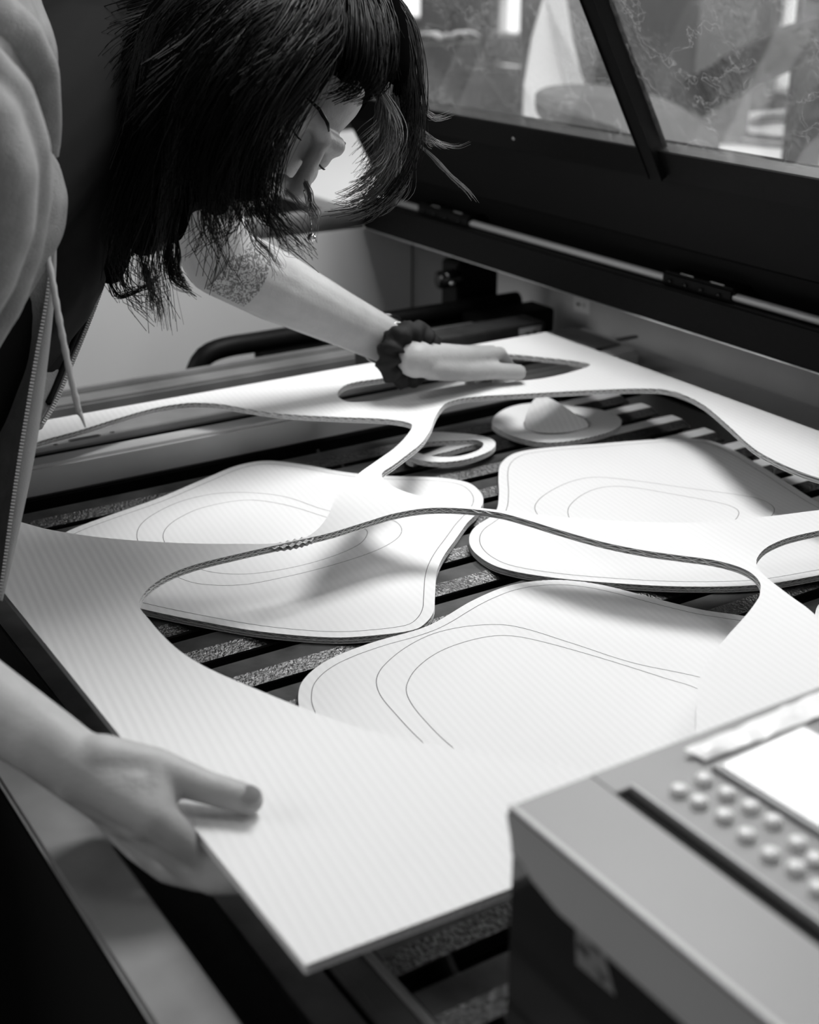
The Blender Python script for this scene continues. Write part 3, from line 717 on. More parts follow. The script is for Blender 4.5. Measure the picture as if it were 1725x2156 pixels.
# extraction hose: ribbed end and smooth arm
hp = [(2.192448462821586,2.3016968976827448,1.1846751395870316),(2.2370920251653827,2.2851979999054133,1.208563386588014),(2.2969697860677334,2.263757877894566,1.2420069323893894),(2.365591634899965,2.236789972958997,1.275450478190765),(2.438867348533726,2.2257342275201686,1.2951152831219739),(2.5796971703256726,2.2452295730480603,1.3074607291720814),(2.777096804688575,2.2504745255296585,1.311442103672245)]
hp = list(hp) + [(hp[-1][0] + .1, hp[-1][1] - .1, 2.2), (hp[-1][0] + .1, hp[-1][1] - .1, 3.19)]
hz = thing('extraction_hose', 'black extraction hose with ribbed end hanging over the table at right', 'hose')
hpath = resample(catmull(hp, False, 10), .006, False)
tube('pipe', hpath[14:], .048, 'hose', hz, 16)
def rib(i):
    t = hpath[min(i + 1, len(hpath) - 1)] - hpath[max(i - 1, 0)]; t /= np.linalg.norm(t)
    return tube('rib', [hpath[i] - t * .005, hpath[i] - t * .002, hpath[i] + t * .002, hpath[i] + t * .005], [.036, .046, .046, .036], 'hose', hz, 16)
for i in range(0, 18, 3): rib(i)
# stacked cut frames on the table
for k in range(4):
    q = [(3.5131,3.5206),(3.8947,3.874),(4.3357,3.7715),(4.4319,3.5344),(3.77,3.0861)]
    lp = catmull([(x + .01 * k, y - .012 * k) for x, y in q], True, 8); ctr2 = lp.mean(0)
    L = [lp, ctr2 + (lp - ctr2) * (.86 - .04 * (k % 2)), ] 
    t = thing('cut_frame', ['lowest cut cardboard frame of the stack on the table at right', 'second cut cardboard frame from the bottom of the table stack', 'third cut cardboard frame from the bottom of the table stack', 'topmost cut cardboard frame of the stack on the table'][k], 'cardboard piece', 'cut frames stacked on the work table')
    fill('frame', L, TZ + .001 + .012 * k, TZ + .008 + .012 * k, 'bg_white' if k % 2 else 'bg_mid', t)
# dried stems on the box
ds = thing('dried_stems', 'bunch of pale dried stems lying on top of the dark storage box', 'plant')
b0 = np.array((2.713072640104252,4.0946858974216545,1.1764321018218926)); zt_ = 1.1820633579149242
for k in range(5):
    a = -1.2 + .6 * k
    pts = [(b0[0] + .84 * math.sin(a) * s * .07 + .02 * k, b0[1] - .53 * math.sin(a) * s * .07 + .012 * k, zt_ + .012 + .018 * math.sin(s * 2)) for s in np.linspace(0, 1.5, 8)]
    tube('stem', pts, [.008 - .0007 * i for i in range(8)], 'bg_white', ds, 6)

# ------------------------------------------------------------------ offcuts on the dark floor in front of the machine
def sliver(pts, label):
    q = np.array(pts); q = catmull(q, True, 4); n = len(q)
    v = [tuple(p) for p in q] + [(p[0], p[1], p[2] - .003) for p in q]
    f = [tuple(range(n)), tuple(range(2 * n - 1, n - 1, -1))] + [(i, n + i, n + (i + 1) % n, (i + 1) % n) for i in range(n)]
    tag(from_data('board_sliver', v, f, 'bg_mid'), label, 'offcut')
sliver([(0.4392,1.7017,0.004),(0.4416,1.6783,0.004),(0.4428,1.6233,0.004),(0.4411,1.5744,0.004),(0.4175,1.5893,0.004),(0.4244,1.6419,0.004)], 'pointed board sliver on the floor, bottom left')
sliver([(0.477,2.1305,0.004),(0.4759,2.0659,0.004),(0.4691,2.023,0.004),(0.4602,1.9813,0.004),(0.4643,2.0183,0.004),(0.4627,2.0505,0.004),(0.4523,2.105,0.004)], 'curved board sliver on the floor at the left picture edge')

# ------------------------------------------------------------------ ceiling lamps, all unseen
M['diffuser'] = emit('lamp_diffuser', 4.0)
def hung_lamp(x, y, z, sx, sy, power, label, tx=0, ty=0):
    t = thing('hanging_lamp', label, 'lamp', 'lamps hung from the ceiling')
    box('housing', x - sx/2 - .03, x + sx/2 + .03, y - sy/2 - .03, y + sy/2 + .03, z + .02, z + .10, 'white', t, .004)
    box('diffuser', x - sx/2, x + sx/2, y - sy/2, y + sy/2, z + .005, z + .02, 'diffuser', t)
    for s in (-.4, .4):
        tube('hanger', [(x, y + s * sy, z + .10), (x, y + s * sy, 3.2)], .004, 'chrome', t, 6)
    l = area('lamp_light', (x, y, z), (x + tx, y + ty, 0), sx, sy, power); l.parent = t
hung_lamp(1.25, 1.35, 2.45, .7, .7, 29, 'square lamp hung above the far end of the bed')
hung_lamp(3.0, 3.7, 2.8, .3, 1.4, 28, 'long lamp hung behind the raised lid')
hung_lamp(.95, .25, 2.75, .6, .6, 2, 'added fill lamp above the near end of the machine')  # added to fill the near board and console with light
# ------------------------------------------------------------------ person
pe = thing('person', 'long-haired person in a grey zip jacket leaning over the bed, lifting the white sheet', 'person')
HC = np.array((0.6367,1.2602,1.3646))
U = np.array((0.7201,-0.2925,0.5925)); U /= np.linalg.norm(U)
F = np.array((0.0541,-0.794,-0.5564)); F -= U * (F @ U); F /= np.linalg.norm(F)
SD = np.cross(F, U)
hd = lambda s, f, u: HC + SD * s + F * f + U * u

class Blob:
    # tapered capsules and ellipsoids gathered into one closed skin by voxel remesh
    def __init__(self): self.v = []; self.f = []
    def ball(self, c, r, axes=None, seg=18):
        b = len(self.v); rings = seg // 2
        r = np.array([r, r, r]) if np.isscalar(r) else np.array(r)
        A = np.eye(3) if axes is None else np.array(axes)
        c = np.array(c)
        self.v.append(c + A.T @ (r * [0, 0, 1]))
        for i in range(1, rings):
            t = math.pi * i / rings
            for k in range(seg):
                a = 2 * math.pi * k / seg
                self.v.append(c + A.T @ (r * [math.sin(t) * math.cos(a), math.sin(t) * math.sin(a), math.cos(t)]))
        self.v.append(c - A.T @ (r * [0, 0, 1]))
        for k in range(seg): self.f.append((b, b + 1 + k, b + 1 + (k + 1) % seg))
        for i in range(rings - 2):
            for k in range(seg):
                p = b + 1 + i * seg; q = p + seg
                self.f.append((p + k, q + k, q + (k + 1) % seg, p + (k + 1) % seg))
        e = len(self.v) - 1; p = b + 1 + (rings - 2) * seg
        for k in range(seg): self.f.append((e, p + (k + 1) % seg, p + k))
    def chain(self, pts, seg=16):
        for p in pts: self.ball(p[:3], p[3], seg=seg)
        for a, b in zip(pts[:-1], pts[1:]):
            pa, pb = np.array(a[:3], float), np.array(b[:3], float)
            v, f = tube_data([pa, pa + (pb - pa) * .5, pb], [a[3], (a[3] + b[3]) / 2, b[3]], seg)
            o = len(self.v); self.v += v; self.f += [tuple(o + i for i in q) for q in f]
    def build(self, name, m, parent, voxel, smooth=6):
        me = bpy.data.meshes.new(name); me.from_pydata([tuple(map(float, p)) for p in self.v], [], self.f); me.update()
        o = bpy.data.objects.new(name, me); C.objects.link(o)
        md = o.modifiers.new('r', 'REMESH'); md.mode = 'VOXEL'; md.voxel_size = voxel; md.use_smooth_shade = True
        sm = o.modifiers.new('s', 'SMOOTH'); sm.factor = .5; sm.iterations = smooth
        m2 = bpy.data.meshes.new_from_object(o.evaluated_get(bpy.context.evaluated_depsgraph_get()))
        bpy.data.objects.remove(o); m2.name = name
        return link(name, m2, m, parent, True)

shR = ((0.3036830048912611,1.1471223364164467,1.3055815204080041) + (.062,)); elR = ((0.11374274848962491,1.087693111642451,1.0442122472212547) + (.045,)); wrR = (0.225,0.8289,0.9865) + (.0255,)
shL = ((0.5915108488511305,1.4898451088214726,1.382947589695186) + (.062,)); elL = (0.6756,1.4899,1.1522) + (.044,); wrL = (0.9124,1.4903,1.0144) + (.0295,)
mix = lambda a, b, t, r: tuple(np.array(a[:3]) * (1 - t) + np.array(b[:3]) * t) + (r,)
NB = (0.5014,1.3789,1.38)
pelvis = (-.02, 1.17, .98)
b = Blob()
# head
AX = np.array([SD, F, U])
b.ball(hd(0, -.015, .030), (.073, .091, .084), AX, 28)
b.ball(hd(0, .030, -.035), (.058, .058, .074), AX, 28)
for s in (-1, 1):
    b.chain([(*hd(s * .050, -.004, -.055), .018), (*hd(s * .036, .045, -.088), .016), (*hd(0, .073, -.100), .0155)])
    b.chain([(*hd(s * .046, .066, .014), .010), (*hd(s * .022, .083, .015), .0105), (*hd(0, .084, .010), .009)])
    b.ball(hd(s * .043, .060, -.026), .020)
    b.ball(hd(s * .0315, .0725, -.004), .0135)
    b.ball(hd(s * .0105, .0995, -.0455), .0080)
    b.chain([(*hd(s * .077, -.004, .016), .008), (*hd(s * .079, -.016, .006), .008), (*hd(s * .076, -.006, -.024), .007)])
b.chain([(*hd(0, .086, .008), .0072), (*hd(0, .101, -.020), .0082), (*hd(0, .1125, -.040), .0105)])
b.chain([(*hd(-.020, .082, -.069), .005), (*hd(-.006, .091, -.0665), .0062), (*hd(.006, .091, -.0665), .0062), (*hd(.020, .082, -.069), .005)])
b.chain([(*hd(-.017, .081, -.0765), .006), (*hd(0, .088, -.0785), .0072), (*hd(.017, .081, -.0765), .006)])
b.ball(hd(0, .080, -.101), .0135)
# neck, trunk
b.chain([(*hd(0, -.028, -.060), .054), (*NB, .062)])
b.chain([(*NB, .075), (.33, 1.28, 1.25, .120), (.16, 1.22, 1.09, .105), (*pelvis, .12)])
b.chain([shR, (*NB, .07), shL])
for s in (-1, 1):
    b.chain([(pelvis[0], pelvis[1] + s * .085, .93, .085), (.03, pelvis[1] + s * .10, .50, .055), (-.03, pelvis[1] + s * .10, .10, .04), (.05, pelvis[1] + s * .11, .05, .035)])
# arms
b.chain([shR, mix(shR, elR, .5, .050), elR, mix(elR, wrR, .35, .041), mix(elR, wrR, .75, .030), wrR])
b.chain([shL, mix(shL, elL, .5, .048), elL, mix(elL, wrL, .30, .0435), mix(elL, wrL, .70, .0345), wrL])
# far hand: palm on the strip, fingers through the long cutout, tips showing under the strip
def hand(wr, mcps, fingers, thumb, extra):
    for m_ in mcps: b.chain([wr, m_])
    for p, q in zip(mcps[:-1], mcps[1:]): b.chain([p, q])
    for m_, fg in zip(mcps, fingers): b.chain([m_] + fg)
    b.chain(thumb)
    for e in extra: b.chain(e)
w2 = (0.911,1.4258,1.008) + (.024,)
b.chain([wrL, w2])
fm = [(1.0124,1.44,0.992) + (.0125,), (1.0155,1.4623,0.99) + (.0125,), (1.0164,1.4837,0.986) + (.0115,), (1.0102,1.4974,0.981) + (.0105,)]
ff = [[(1.0588,1.4487,0.988) + (.0098,), (1.0976,1.4765,0.955) + (.0085,), (1.0712,1.434,0.9345) + (.0075,)],
      [(1.0604,1.4683,0.985) + (.0095,), (1.0897,1.4924,0.955) + (.0085,), (1.0482,1.4404,0.934) + (.0080,)],
      [(1.0591,1.4955,0.98) + (.0090,), (1.0753,1.504,0.953) + (.0080,), (1.0324,1.4535,0.9345) + (.0075,)],
      [(1.0501,1.5121,0.974) + (.0080,), (1.0553,1.5097,0.952) + (.0072,), (1.0225,1.4686,0.9355) + (.0065,)]]
ft = [(0.9299,1.4192,0.996) + (.0165,), (0.9866,1.4265,0.98) + (.0140,), (1.0392,1.4314,0.971) + (.0118,), (1.073,1.4239,0.9655) + (.0112,)]
hand(w2, fm, ff, ft, [[(0.9597,1.4344,0.99) + (.0185,), (1.0024,1.4419,0.984) + (.0145,)]])
# near hand: thumb on top of the sheet edge, fingers wrapped below it
nm = [(0.2698,0.7452,0.957) + (.0145,), (0.264,0.7668,0.944) + (.0140,), (0.261,0.7973,0.931) + (.0130,), (0.2595,0.829,0.921) + (.0120,)]
nf = [[(0.2943,0.7236,0.9285) + (.0108,), (0.3118,0.6956,0.93) + (.0092,), (0.3302,0.6899,0.932) + (.0080,)],
      [(0.2868,0.7375,0.9165) + (.0108,), (0.3053,0.6971,0.924) + (.0092,), (0.3229,0.6826,0.93) + (.0080,)],
      [(0.2785,0.7653,0.905) + (.0102,), (0.2949,0.7131,0.914) + (.0088,), (0.3111,0.6875,0.924) + (.0078,)],
      [(0.2707,0.7976,0.9) + (.0090,), (0.2788,0.7584,0.9) + (.0080,), (0.2901,0.7266,0.908) + (.0070,)]]
nt_ = [(0.2514,0.793,0.982) + (.019,), (0.2828,0.7748,0.975) + (.0150,), (0.3076,0.7476,0.9665) + (.0118,), (0.3291,0.7247,0.9615) + (.0108,)]
hand(wrR, nm, nf, nt_, [[(0.2436,0.8037,0.972) + (.026,), (0.2652,0.7679,0.966) + (.0185,)], [wrR, (0.2556,0.7987,0.955) + (.024,)], [nt_[1], nm[0]]])
b.build('body', 'skin', pe, .0027, 8)
def disc_patch(name, c, nrm, along, a, bb, m, dome=.0008):
    nrm = np.array(nrm) / np.linalg.norm(nrm); al = np.array(along) - nrm * (np.array(along) @ nrm); al /= np.linalg.norm(al); sd = np.cross(nrm, al)
    v = [np.array(c) + nrm * dome]; f = []
    for rr, hh in ((.6, .7), (1, 0)):
        for k in range(16):
            t = 2 * math.pi * k / 16; v.append(np.array(c) + rr * (a * math.cos(t) * al + bb * math.sin(t) * sd) + nrm * dome * hh)
    for k in range(16):
        k2 = (k + 1) % 16; f.append((0, 1 + k, 1 + k2)); f.append((1 + k, 17 + k, 17 + k2, 1 + k2))
    return from_data(name, v, f, m, pe, True)
M['nail'] = mat('thumb_nail', .20, rough=.3)
ti = np.array(nt_[3][:3]); tdir = ti - np.array(nt_[2][:3])
nn = np.array([0, 0, 1.0]) * .8 + np.array((-0.4936,-0.7808,0.3832)) * .6
nn /= np.linalg.norm(nn)
disc_patch('nail', ti + nn * .0098 + tdir / np.linalg.norm(tdir) * .002, nn, tdir, .0075, .0062, 'nail')
# eyes cast down, brows, mouth line
for s in (-1, 1):
    tube('eyelash', [hd(s * (.0195 + .006 * k), .0850 - .00035 * (k - 1.5) ** 2 * (1 if k > 1 else .4) - (.002 if k == 4 else 0), -.0075 - .001 * math.sin(k)) for k in range(5)], [.0005, .0009, .0010, .0009, .0005], 'hair', pe, 6)
    fo = .006 if (SD * s) @ np.array((0.4936,0.7808,-0.3832)) > 0 else 0
    tube('eyebrow', [hd(s * .012, .0905 - fo, .0180), hd(s * .022, .0905 - fo, .0215), hd(s * .036, .0830 - fo, .0235), hd(s * .050, .0715 - fo, .0200)], [.0014, .0022, .0019, .0008], 'hair', pe, 8)
    disc_patch('nostril', hd(s * .007, .1040, -.0520), F * .3 - U, F, .0035, .0022, 'lip', .0002)
tube('mouth', [hd(-.021, .0855, -.0725), hd(-.008, .0955, -.0720), hd(.008, .0955, -.0720), hd(.021, .0855, -.0725)], [.0008, .0016, .0016, .0008], 'lip', pe, 6)

# clothing -----------------------------------------------------------
def loft(name, rows, m, parent, n=6, thick=.003, fold=0.0, fs=14.0):
    G = [catmull(r, False, n) for r in rows]
    G = np.array([g for g in G])
    cols = [catmull(G[:, j], False, n) for j in range(G.shape[1])]
    A = np.array(cols).transpose(1, 0, 2); nv, nu = A.shape[:2]
    v = []
    for j in range(nv):
        for i in range(nu):
            p = A[j, i]
            d = fold * noise.noise(Vector(p * fs)) + fold * .5 * noise.noise(Vector((p[0]*fs*2.3, p[1]*fs*2.3, p[2]*fs*.8)))
            w_ = p - np.array([0, 0, 1.5]); w_ /= np.linalg.norm(w_)
            v.append(p - w_ * d)
    f = [(j*nu+i, j*nu+i+1, (j+1)*nu+i+1, (j+1)*nu+i) for j in range(nv-1) for i in range(nu-1)]
    o = from_data(name, v, f, m, parent, True)
    if thick:
        md = o.modifiers.new('s', 'SOLIDIFY'); md.thickness = thick; md.offset = 0
    return o
near = [[(0.2538,1.1404,1.4886),(0.29,1.0928,1.4904),(0.3252,1.0953,1.4886),(0.3628,1.1472,1.4862),(0.3895,1.194,1.4856),(0.415,1.2671,1.4847)],[(0.2411,1.1057,1.4538),(0.2798,1.0703,1.4574),(0.3183,1.0845,1.4578),(0.353,1.1264,1.4574),(0.38,1.1724,1.4554),(0.4042,1.2337,1.4549)],[(0.2341,1.0875,1.4338),(0.2735,1.0571,1.4357),(0.3072,1.0554,1.4363),(0.3476,1.1056,1.4342),(0.3821,1.1592,1.4312),(0.4038,1.2084,1.4288)],[(0.2273,1.0694,1.4142),(0.268,1.0452,1.4173),(0.3033,1.0492,1.4188),(0.3435,1.0991,1.4156),(0.3788,1.1518,1.4119),(0.3995,1.1886,1.4091)],[(0.2169,1.053,1.3673),(0.2582,1.0329,1.3667),(0.2942,1.0406,1.3633),(0.3301,1.0794,1.3582),(0.3634,1.1318,1.3512),(0.3847,1.1673,1.3467)],[(0.21,1.0494,1.325),(0.2504,1.0238,1.325),(0.2906,1.0462,1.3179),(0.3299,1.0933,1.308),(0.3601,1.1343,1.2999),(0.379,1.1586,1.2954)],[(0.2285,1.1728,1.261),(0.2742,1.1439,1.261),(0.3069,1.1232,1.261),(0.3329,1.1303,1.2567),(0.3548,1.1458,1.2514),(0.3695,1.1545,1.2489)],[(0.2493,1.3505,1.1279),(0.2963,1.2865,1.1364),(0.3177,1.2334,1.147),(0.3317,1.1906,1.1563),(0.3397,1.1629,1.1623),(0.3445,1.1429,1.1668)],[(0.2287,1.3645,1.0257),(0.2741,1.3026,1.0361),(0.2935,1.2519,1.0492),(0.3052,1.1947,1.0652),(0.3142,1.1615,1.0743),(0.3183,1.1369,1.0817)],[(0.1944,1.3278,0.9066),(0.2384,1.2786,0.9153),(0.26,1.2334,0.9292),(0.2707,1.1843,0.9474),(0.28,1.152,0.9587),(0.2851,1.128,0.9686)]]
loft('jacket_front', near, 'jacket', pe, 5, .003, .006, 22)
tapeL = [(0.3795,1.1566,1.3443),(0.3734,1.1509,1.2986),(0.3701,1.1534,1.2786),(0.3573,1.1419,1.2282),(0.3379,1.1356,1.1696),(0.3122,1.1296,1.0851),(0.2959,1.1248,1.0283),(0.2801,1.1176,0.975),(0.2761,1.1172,0.9637)]
tapeR = [(0.3812,1.1555,1.3443),(0.3757,1.1494,1.2986),(0.3735,1.15,1.2788),(0.3628,1.1384,1.2282),(0.3478,1.1293,1.1696),(0.3277,1.1254,1.0939),(0.305,1.1202,1.0279),(0.284,1.1158,0.9738),(0.2795,1.1153,0.9617)]
def ribbon(name, A, B, m, parent, thick=.002, n=8):
    a = catmull(A, False, n); c = catmull(B, False, n); k = len(a)
    mid_ = (a + c) / 2
    w_ = mid_ - np.array([0, 0, 1.5]); w_ /= np.linalg.norm(w_, axis=1)[:, None]
    v = list(a) + list(mid_ - w_ * .0016) + list(c)
    f = [(s*k+i, s*k+i+1, (s+1)*k+i+1, (s+1)*k+i) for s in (0, 1) for i in range(k-1)]
    o = from_data(name, v, f, m, parent, True); md = o.modifiers.new('s', 'SOLIDIFY'); md.thickness = thick; md.offset = 0
    return o
ribbon('zip_tape', tapeL, tapeR, 'tape', pe)
def teeth(path, step, sz, parent, side):
    p = resample(catmull(path, False, 8), step, False)
    v = []; f = []
    for i in range(1, len(p) - 1):
        t = p[i+1] - p[i-1]; t /= np.linalg.norm(t)
        w_ = p[i] - np.array([0, 0, 1.5]); w_ /= np.linalg.norm(w_)
        s = np.cross(t, w_); s /= np.linalg.norm(s)
        c = p[i] + s * sz * .7 * side - w_ * .0015
        b0 = len(v)
        for a_ in (-1, 1):
            for b_ in (-1, 1):
                for c_ in (-1, 1): v.append(c + t * step * .28 * a_ + s * sz * b_ + w_ * .0012 * c_)
        f += [tuple(b0 + k for k in q) for q in ((0,1,3,2),(4,6,7,5),(0,4,5,1),(2,3,7,6),(0,2,6,4),(1,5,7,3))]
    o = from_data('zip_teeth', v, f, 'teeth', parent); o['kind'] = 'stuff'; return o
teeth(tapeL, .0030, .0017, pe, 1)
far = [[(0.4545,1.3609,1.3613),(0.4962,1.3838,1.3571),(0.5364,1.4098,1.3575),(0.5685,1.4387,1.3535)],[(0.4409,1.326,1.2988),(0.4781,1.3508,1.2927),(0.5079,1.3703,1.2927),(0.5327,1.381,1.2942)],[(0.4311,1.3016,1.2625),(0.4605,1.3187,1.2571),(0.4833,1.3282,1.2535),(0.5011,1.3348,1.2508)],[(0.4191,1.2823,1.2338),(0.4447,1.2957,1.2287),(0.4659,1.3058,1.2247),(0.4806,1.3086,1.2231)],[(0.4034,1.2587,1.2047),(0.425,1.2684,1.2001),(0.4439,1.2798,1.1955),(0.4567,1.2836,1.1937)],[(0.389,1.2369,1.1808),(0.4083,1.2478,1.1758),(0.4234,1.2557,1.172),(0.4344,1.2605,1.17)],[(0.3711,1.2096,1.1491),(0.3838,1.2164,1.1455),(0.3952,1.2241,1.1419),(0.4031,1.2285,1.14)],[(0.3506,1.1776,1.1149),(0.3569,1.1826,1.1124),(0.3629,1.1867,1.1103),(0.3674,1.1897,1.1091)],[(0.3394,1.1628,1.0965),(0.342,1.1657,1.0952),(0.3445,1.1685,1.0939),(0.3466,1.1696,1.0936)]]
loft('jacket_lining', far, 'jacket', pe, 5, .003, .004, 25)
ftL = [(0.5091,1.3384,1.2684),(0.4895,1.3202,1.24),(0.4764,1.3051,1.2236),(0.4523,1.278,1.1949),(0.4305,1.2547,1.1713),(0.3982,1.2222,1.1419),(0.3629,1.1836,1.1116),(0.3435,1.1638,1.0986)]
ftR = [(0.5147,1.3349,1.2684),(0.4943,1.3172,1.24),(0.4811,1.3021,1.2236),(0.457,1.2751,1.1949),(0.4347,1.252,1.1713),(0.4031,1.2191,1.1419),(0.3672,1.1808,1.1116),(0.3472,1.1618,1.0994)]
ribbon('zip_tape', ftL, ftR, 'tape', pe, .0016)
teeth(ftR, .0030, .0018, pe, -1)
pip = [(0.504,1.3356,1.2692),(0.4846,1.3174,1.2409),(0.4715,1.3023,1.2247),(0.4479,1.275,1.196),(0.4262,1.2516,1.1725),(0.3941,1.2191,1.1433),(0.3589,1.1805,1.1131)]
tube('dark_piping', resample(catmull(pip, False, 8), .006, False), .0026, 'shirt', pe, 8)
# black top showing between the jacket fronts
loft('shirt', [[(0.4177,1.3133,1.4258),(0.4575,1.3382,1.4234),(0.5045,1.3794,1.4112),(0.5547,1.4204,1.4028)],[(0.4005,1.2648,1.3308),(0.4288,1.2833,1.3267),(0.4688,1.3188,1.32),(0.5143,1.3629,1.3118)],[(0.3829,1.2369,1.2512),(0.4038,1.2473,1.2472),(0.4304,1.266,1.2412),(0.4612,1.2938,1.2332)],[(0.3587,1.2015,1.1742),(0.3707,1.2055,1.1715),(0.3877,1.2177,1.1663),(0.4032,1.231,1.161)],[(0.334,1.1784,1.0952),(0.3383,1.1757,1.0952),(0.3426,1.1729,1.0952),(0.3434,1.1668,1.0968)]], 'shirt', pe, 5, .002, .004, 18)
tb_ = Blob()
tb_.chain([(*NB, .085), (.33, 1.28, 1.25, .131), (.16, 1.22, 1.09, .115), (pelvis[0], pelvis[1], pelvis[2], .128)])
tb_.chain([tuple(shR[:3]) + (.070,), (*NB, .080), tuple(shL[:3]) + (.076,), mix(shL, elL, .55, .058)])
tb_.build('undershirt', 'shirt', pe, .006, 3)
sb = box('strap_buckle', -.014, .014, -.003, .003, -.017, .017, 'gloss_black', pe, .002)
sb.location = (0.44503716819126804,1.272664715874504,1.2867528041218297); sb.rotation_euler = (0, R(-12), R(-32))
tube('strap', catmull([(0.4455,1.284,1.4017),(0.4507,1.2856,1.3465),(0.4514,1.2832,1.3033),(0.4456,1.2745,1.2652),(0.4243,1.2459,1.2185)], False, 6), .007, 'shirt', pe, 8)
# hood and shoulder folds
hb = Blob()
hb.chain([tuple(p) for p in [(0.2509,1.0557,1.4428,0.016),(0.2814,1.0196,1.4216,0.022),(0.3021,1.0198,1.3965,0.022),(0.3121,1.0232,1.364,0.021),(0.3156,1.0352,1.3278,0.02),(0.3079,1.0444,1.2843,0.019),(0.2941,1.0566,1.2393,0.016),(0.2669,1.0651,1.1956,0.012)]])
hb.chain([tuple(p) for p in [(0.243,1.0302,1.4067,0.03),(0.2726,1.0056,1.3817,0.035),(0.2813,1.0031,1.3486,0.034),(0.2817,1.0113,1.3137,0.031),(0.271,1.0227,1.271,0.026),(0.2499,1.0284,1.2293,0.02)]])
hb.chain([tuple(p) for p in [(0.2628,1.1014,1.4729,0.03),(0.3001,1.07,1.457,0.026),(0.3396,1.0919,1.4351,0.018),(0.3621,1.1203,1.4045,0.016),(0.3656,1.1299,1.3633,0.014),(0.3612,1.1358,1.3174,0.011)]])
hb.build('hood', 'jacket', pe, .004, 6)
sl = Blob()
sl.chain([tuple(shR[:3]) + (.078,), mix(shR, elR, .5, .066), mix(shR, elR, .95, .056), mix(elR, wrR, .12, .052)])
sl.build('sleeve', 'jacket', pe, .006, 4)
# draw cord
cordp = [(0.3488,1.1179,1.3303),(0.3487,1.1186,1.3056),(0.3485,1.1107,1.276),(0.3474,1.0973,1.2474),(0.3469,1.0858,1.2103),(0.3486,1.0785,1.1714),(0.3514,1.0727,1.137)]
cq = resample(catmull(cordp, False, 10), .004, False)
tube('draw_cord', cq, [.0027 + .0003 * math.sin(i * 1.9) for i in range(len(cq))], 'cord', pe, 10)
tube('cord_tip', [(0.3514,1.0727,1.137),(0.3524,1.0699,1.1326),(0.3539,1.0672,1.1239)], [.0028, .0016, .0006], 'cord', pe, 8)
# trousers and shoes
tr = Blob()
for s in (-1, 1):
    yk = pelvis[1] + s * .10
    tr.chain([(pelvis[0], pelvis[1] + s * .075, .95, .10), (.03, yk, .50, .072), (-.03, yk, .12, .06)])
tr.chain([(pelvis[0], pelvis[1], 1.0, .125), (.05, 1.19, 1.03, .118)])
tr.build('trousers', 'trouser', pe, .012, 4)
for s in (-1, 1):
    so = Blob(); yk = pelvis[1] + s * .105
    so.chain([(-.05, yk, .046, .044), (.04, yk, .046, .044), (.13, yk, .040, .038)])
    so.build('shoe', 'shoe', pe, .006, 3)
# wrist band and velvet scrunchie
ax = np.array(w2[:3]) - np.array(wrL[:3]); ax /= np.linalg.norm(ax)
def ringtube(c, axis, rad, tr_, m, name, lump=0.0, seg=40, ts=10, wide=1.0):
    axis = axis / np.linalg.norm(axis); e = np.cross(axis, [0, 0, 1.0]); e /= np.linalg.norm(e); g = np.cross(axis, e)
    v = []; f = []
    for i in range(seg):
        a = 2 * math.pi * i / seg; d = e * math.cos(a) + g * math.sin(a)
        for k in range(ts):
            t = 2 * math.pi * k / ts
            l = 1 + lump * (noise.noise(Vector((math.cos(a) * 5, math.sin(a) * 5, t * 1.3))) + .5 * math.sin(a * 11 + 2 * math.sin(t)))
            v.append(c + d * (rad + tr_ * l * math.cos(t)) + axis * tr_ * wide * l * math.sin(t))
    for i in range(seg):
        for k in range(ts):
            i2 = (i + 1) % seg; k2 = (k + 1) % ts
            f.append((i*ts+k, i2*ts+k, i2*ts+k2, i*ts+k2))
    return from_data(name, v, f, m, pe, True)
pw = lambda t: np.array(wrL[:3]) * (1 - t) + np.array(w2[:3]) * t
ringtube(pw(-.25), ax, .0318, .0030, 'gloss_black', 'wrist_band', 0, 40, 8, 2.2)
ringtube(pw(.20), ax, .0305, .0022, 'chrome', 'bracelet', 0, 40, 8, .6)
ringtube(pw(.72), ax, .0290, .0150, 'velvet', 'scrunchie', .32, 72, 14, 1.15)
# inked patch on the forearm below the elbow
def tattoo():
    m = mat('tattoo_ink', .11, rough=.55); nt = m.node_tree; bs = nt.nodes['Principled BSDF']
    tc = nt.nodes.new('ShaderNodeTexCoord'); n = nt.nodes.new('ShaderNodeTexNoise'); n.inputs['Scale'].default_value = 150; n.inputs['Distortion'].default_value = 2.5
    r = nt.nodes.new('ShaderNodeValToRGB'); r.color_ramp.elements[0].position = .44; r.color_ramp.elements[1].position = .53
    r.color_ramp.elements[0].color = (.40, .40, .40, 1); r.color_ramp.elements[1].color = (.10, .10, .10, 1)
    nt.links.new(tc.outputs['Object'], n.inputs['Vector']); nt.links.new(n.outputs['Fac'], r.inputs['Fac']); nt.links.new(r.outputs['Color'], bs.inputs['Base Color'])
    p0, p1 = np.array(mix(shL, elL, .90, 0)[:3]), np.array(mix(elL, wrL, .22, 0)[:3])
    axis = np.array(wrL[:3]) - np.array(elL[:3]); axis /= np.linalg.norm(axis)
    v = []; f = []; c = np.array(elL[:3]); tocam = np.array([0, 0, 1.5]) - c; tocam -= axis * (tocam @ axis); tocam /= np.linalg.norm(tocam); sd = np.cross(axis, tocam)
    for i in range(9):
        for k in range(13):
            a = (k - 6) * .17; q = c + axis * (-.012 + .055 * i / 8)
            v.append(q + .0448 * (tocam * math.cos(a) + sd * math.sin(a)))
    f = [(i*13+k, i*13+k+1, (i+1)*13+k+1, (i+1)*13+k) for i in range(8) for k in range(12)]
    return from_data('tattoo', v, f, m, pe, True)
tattoo()

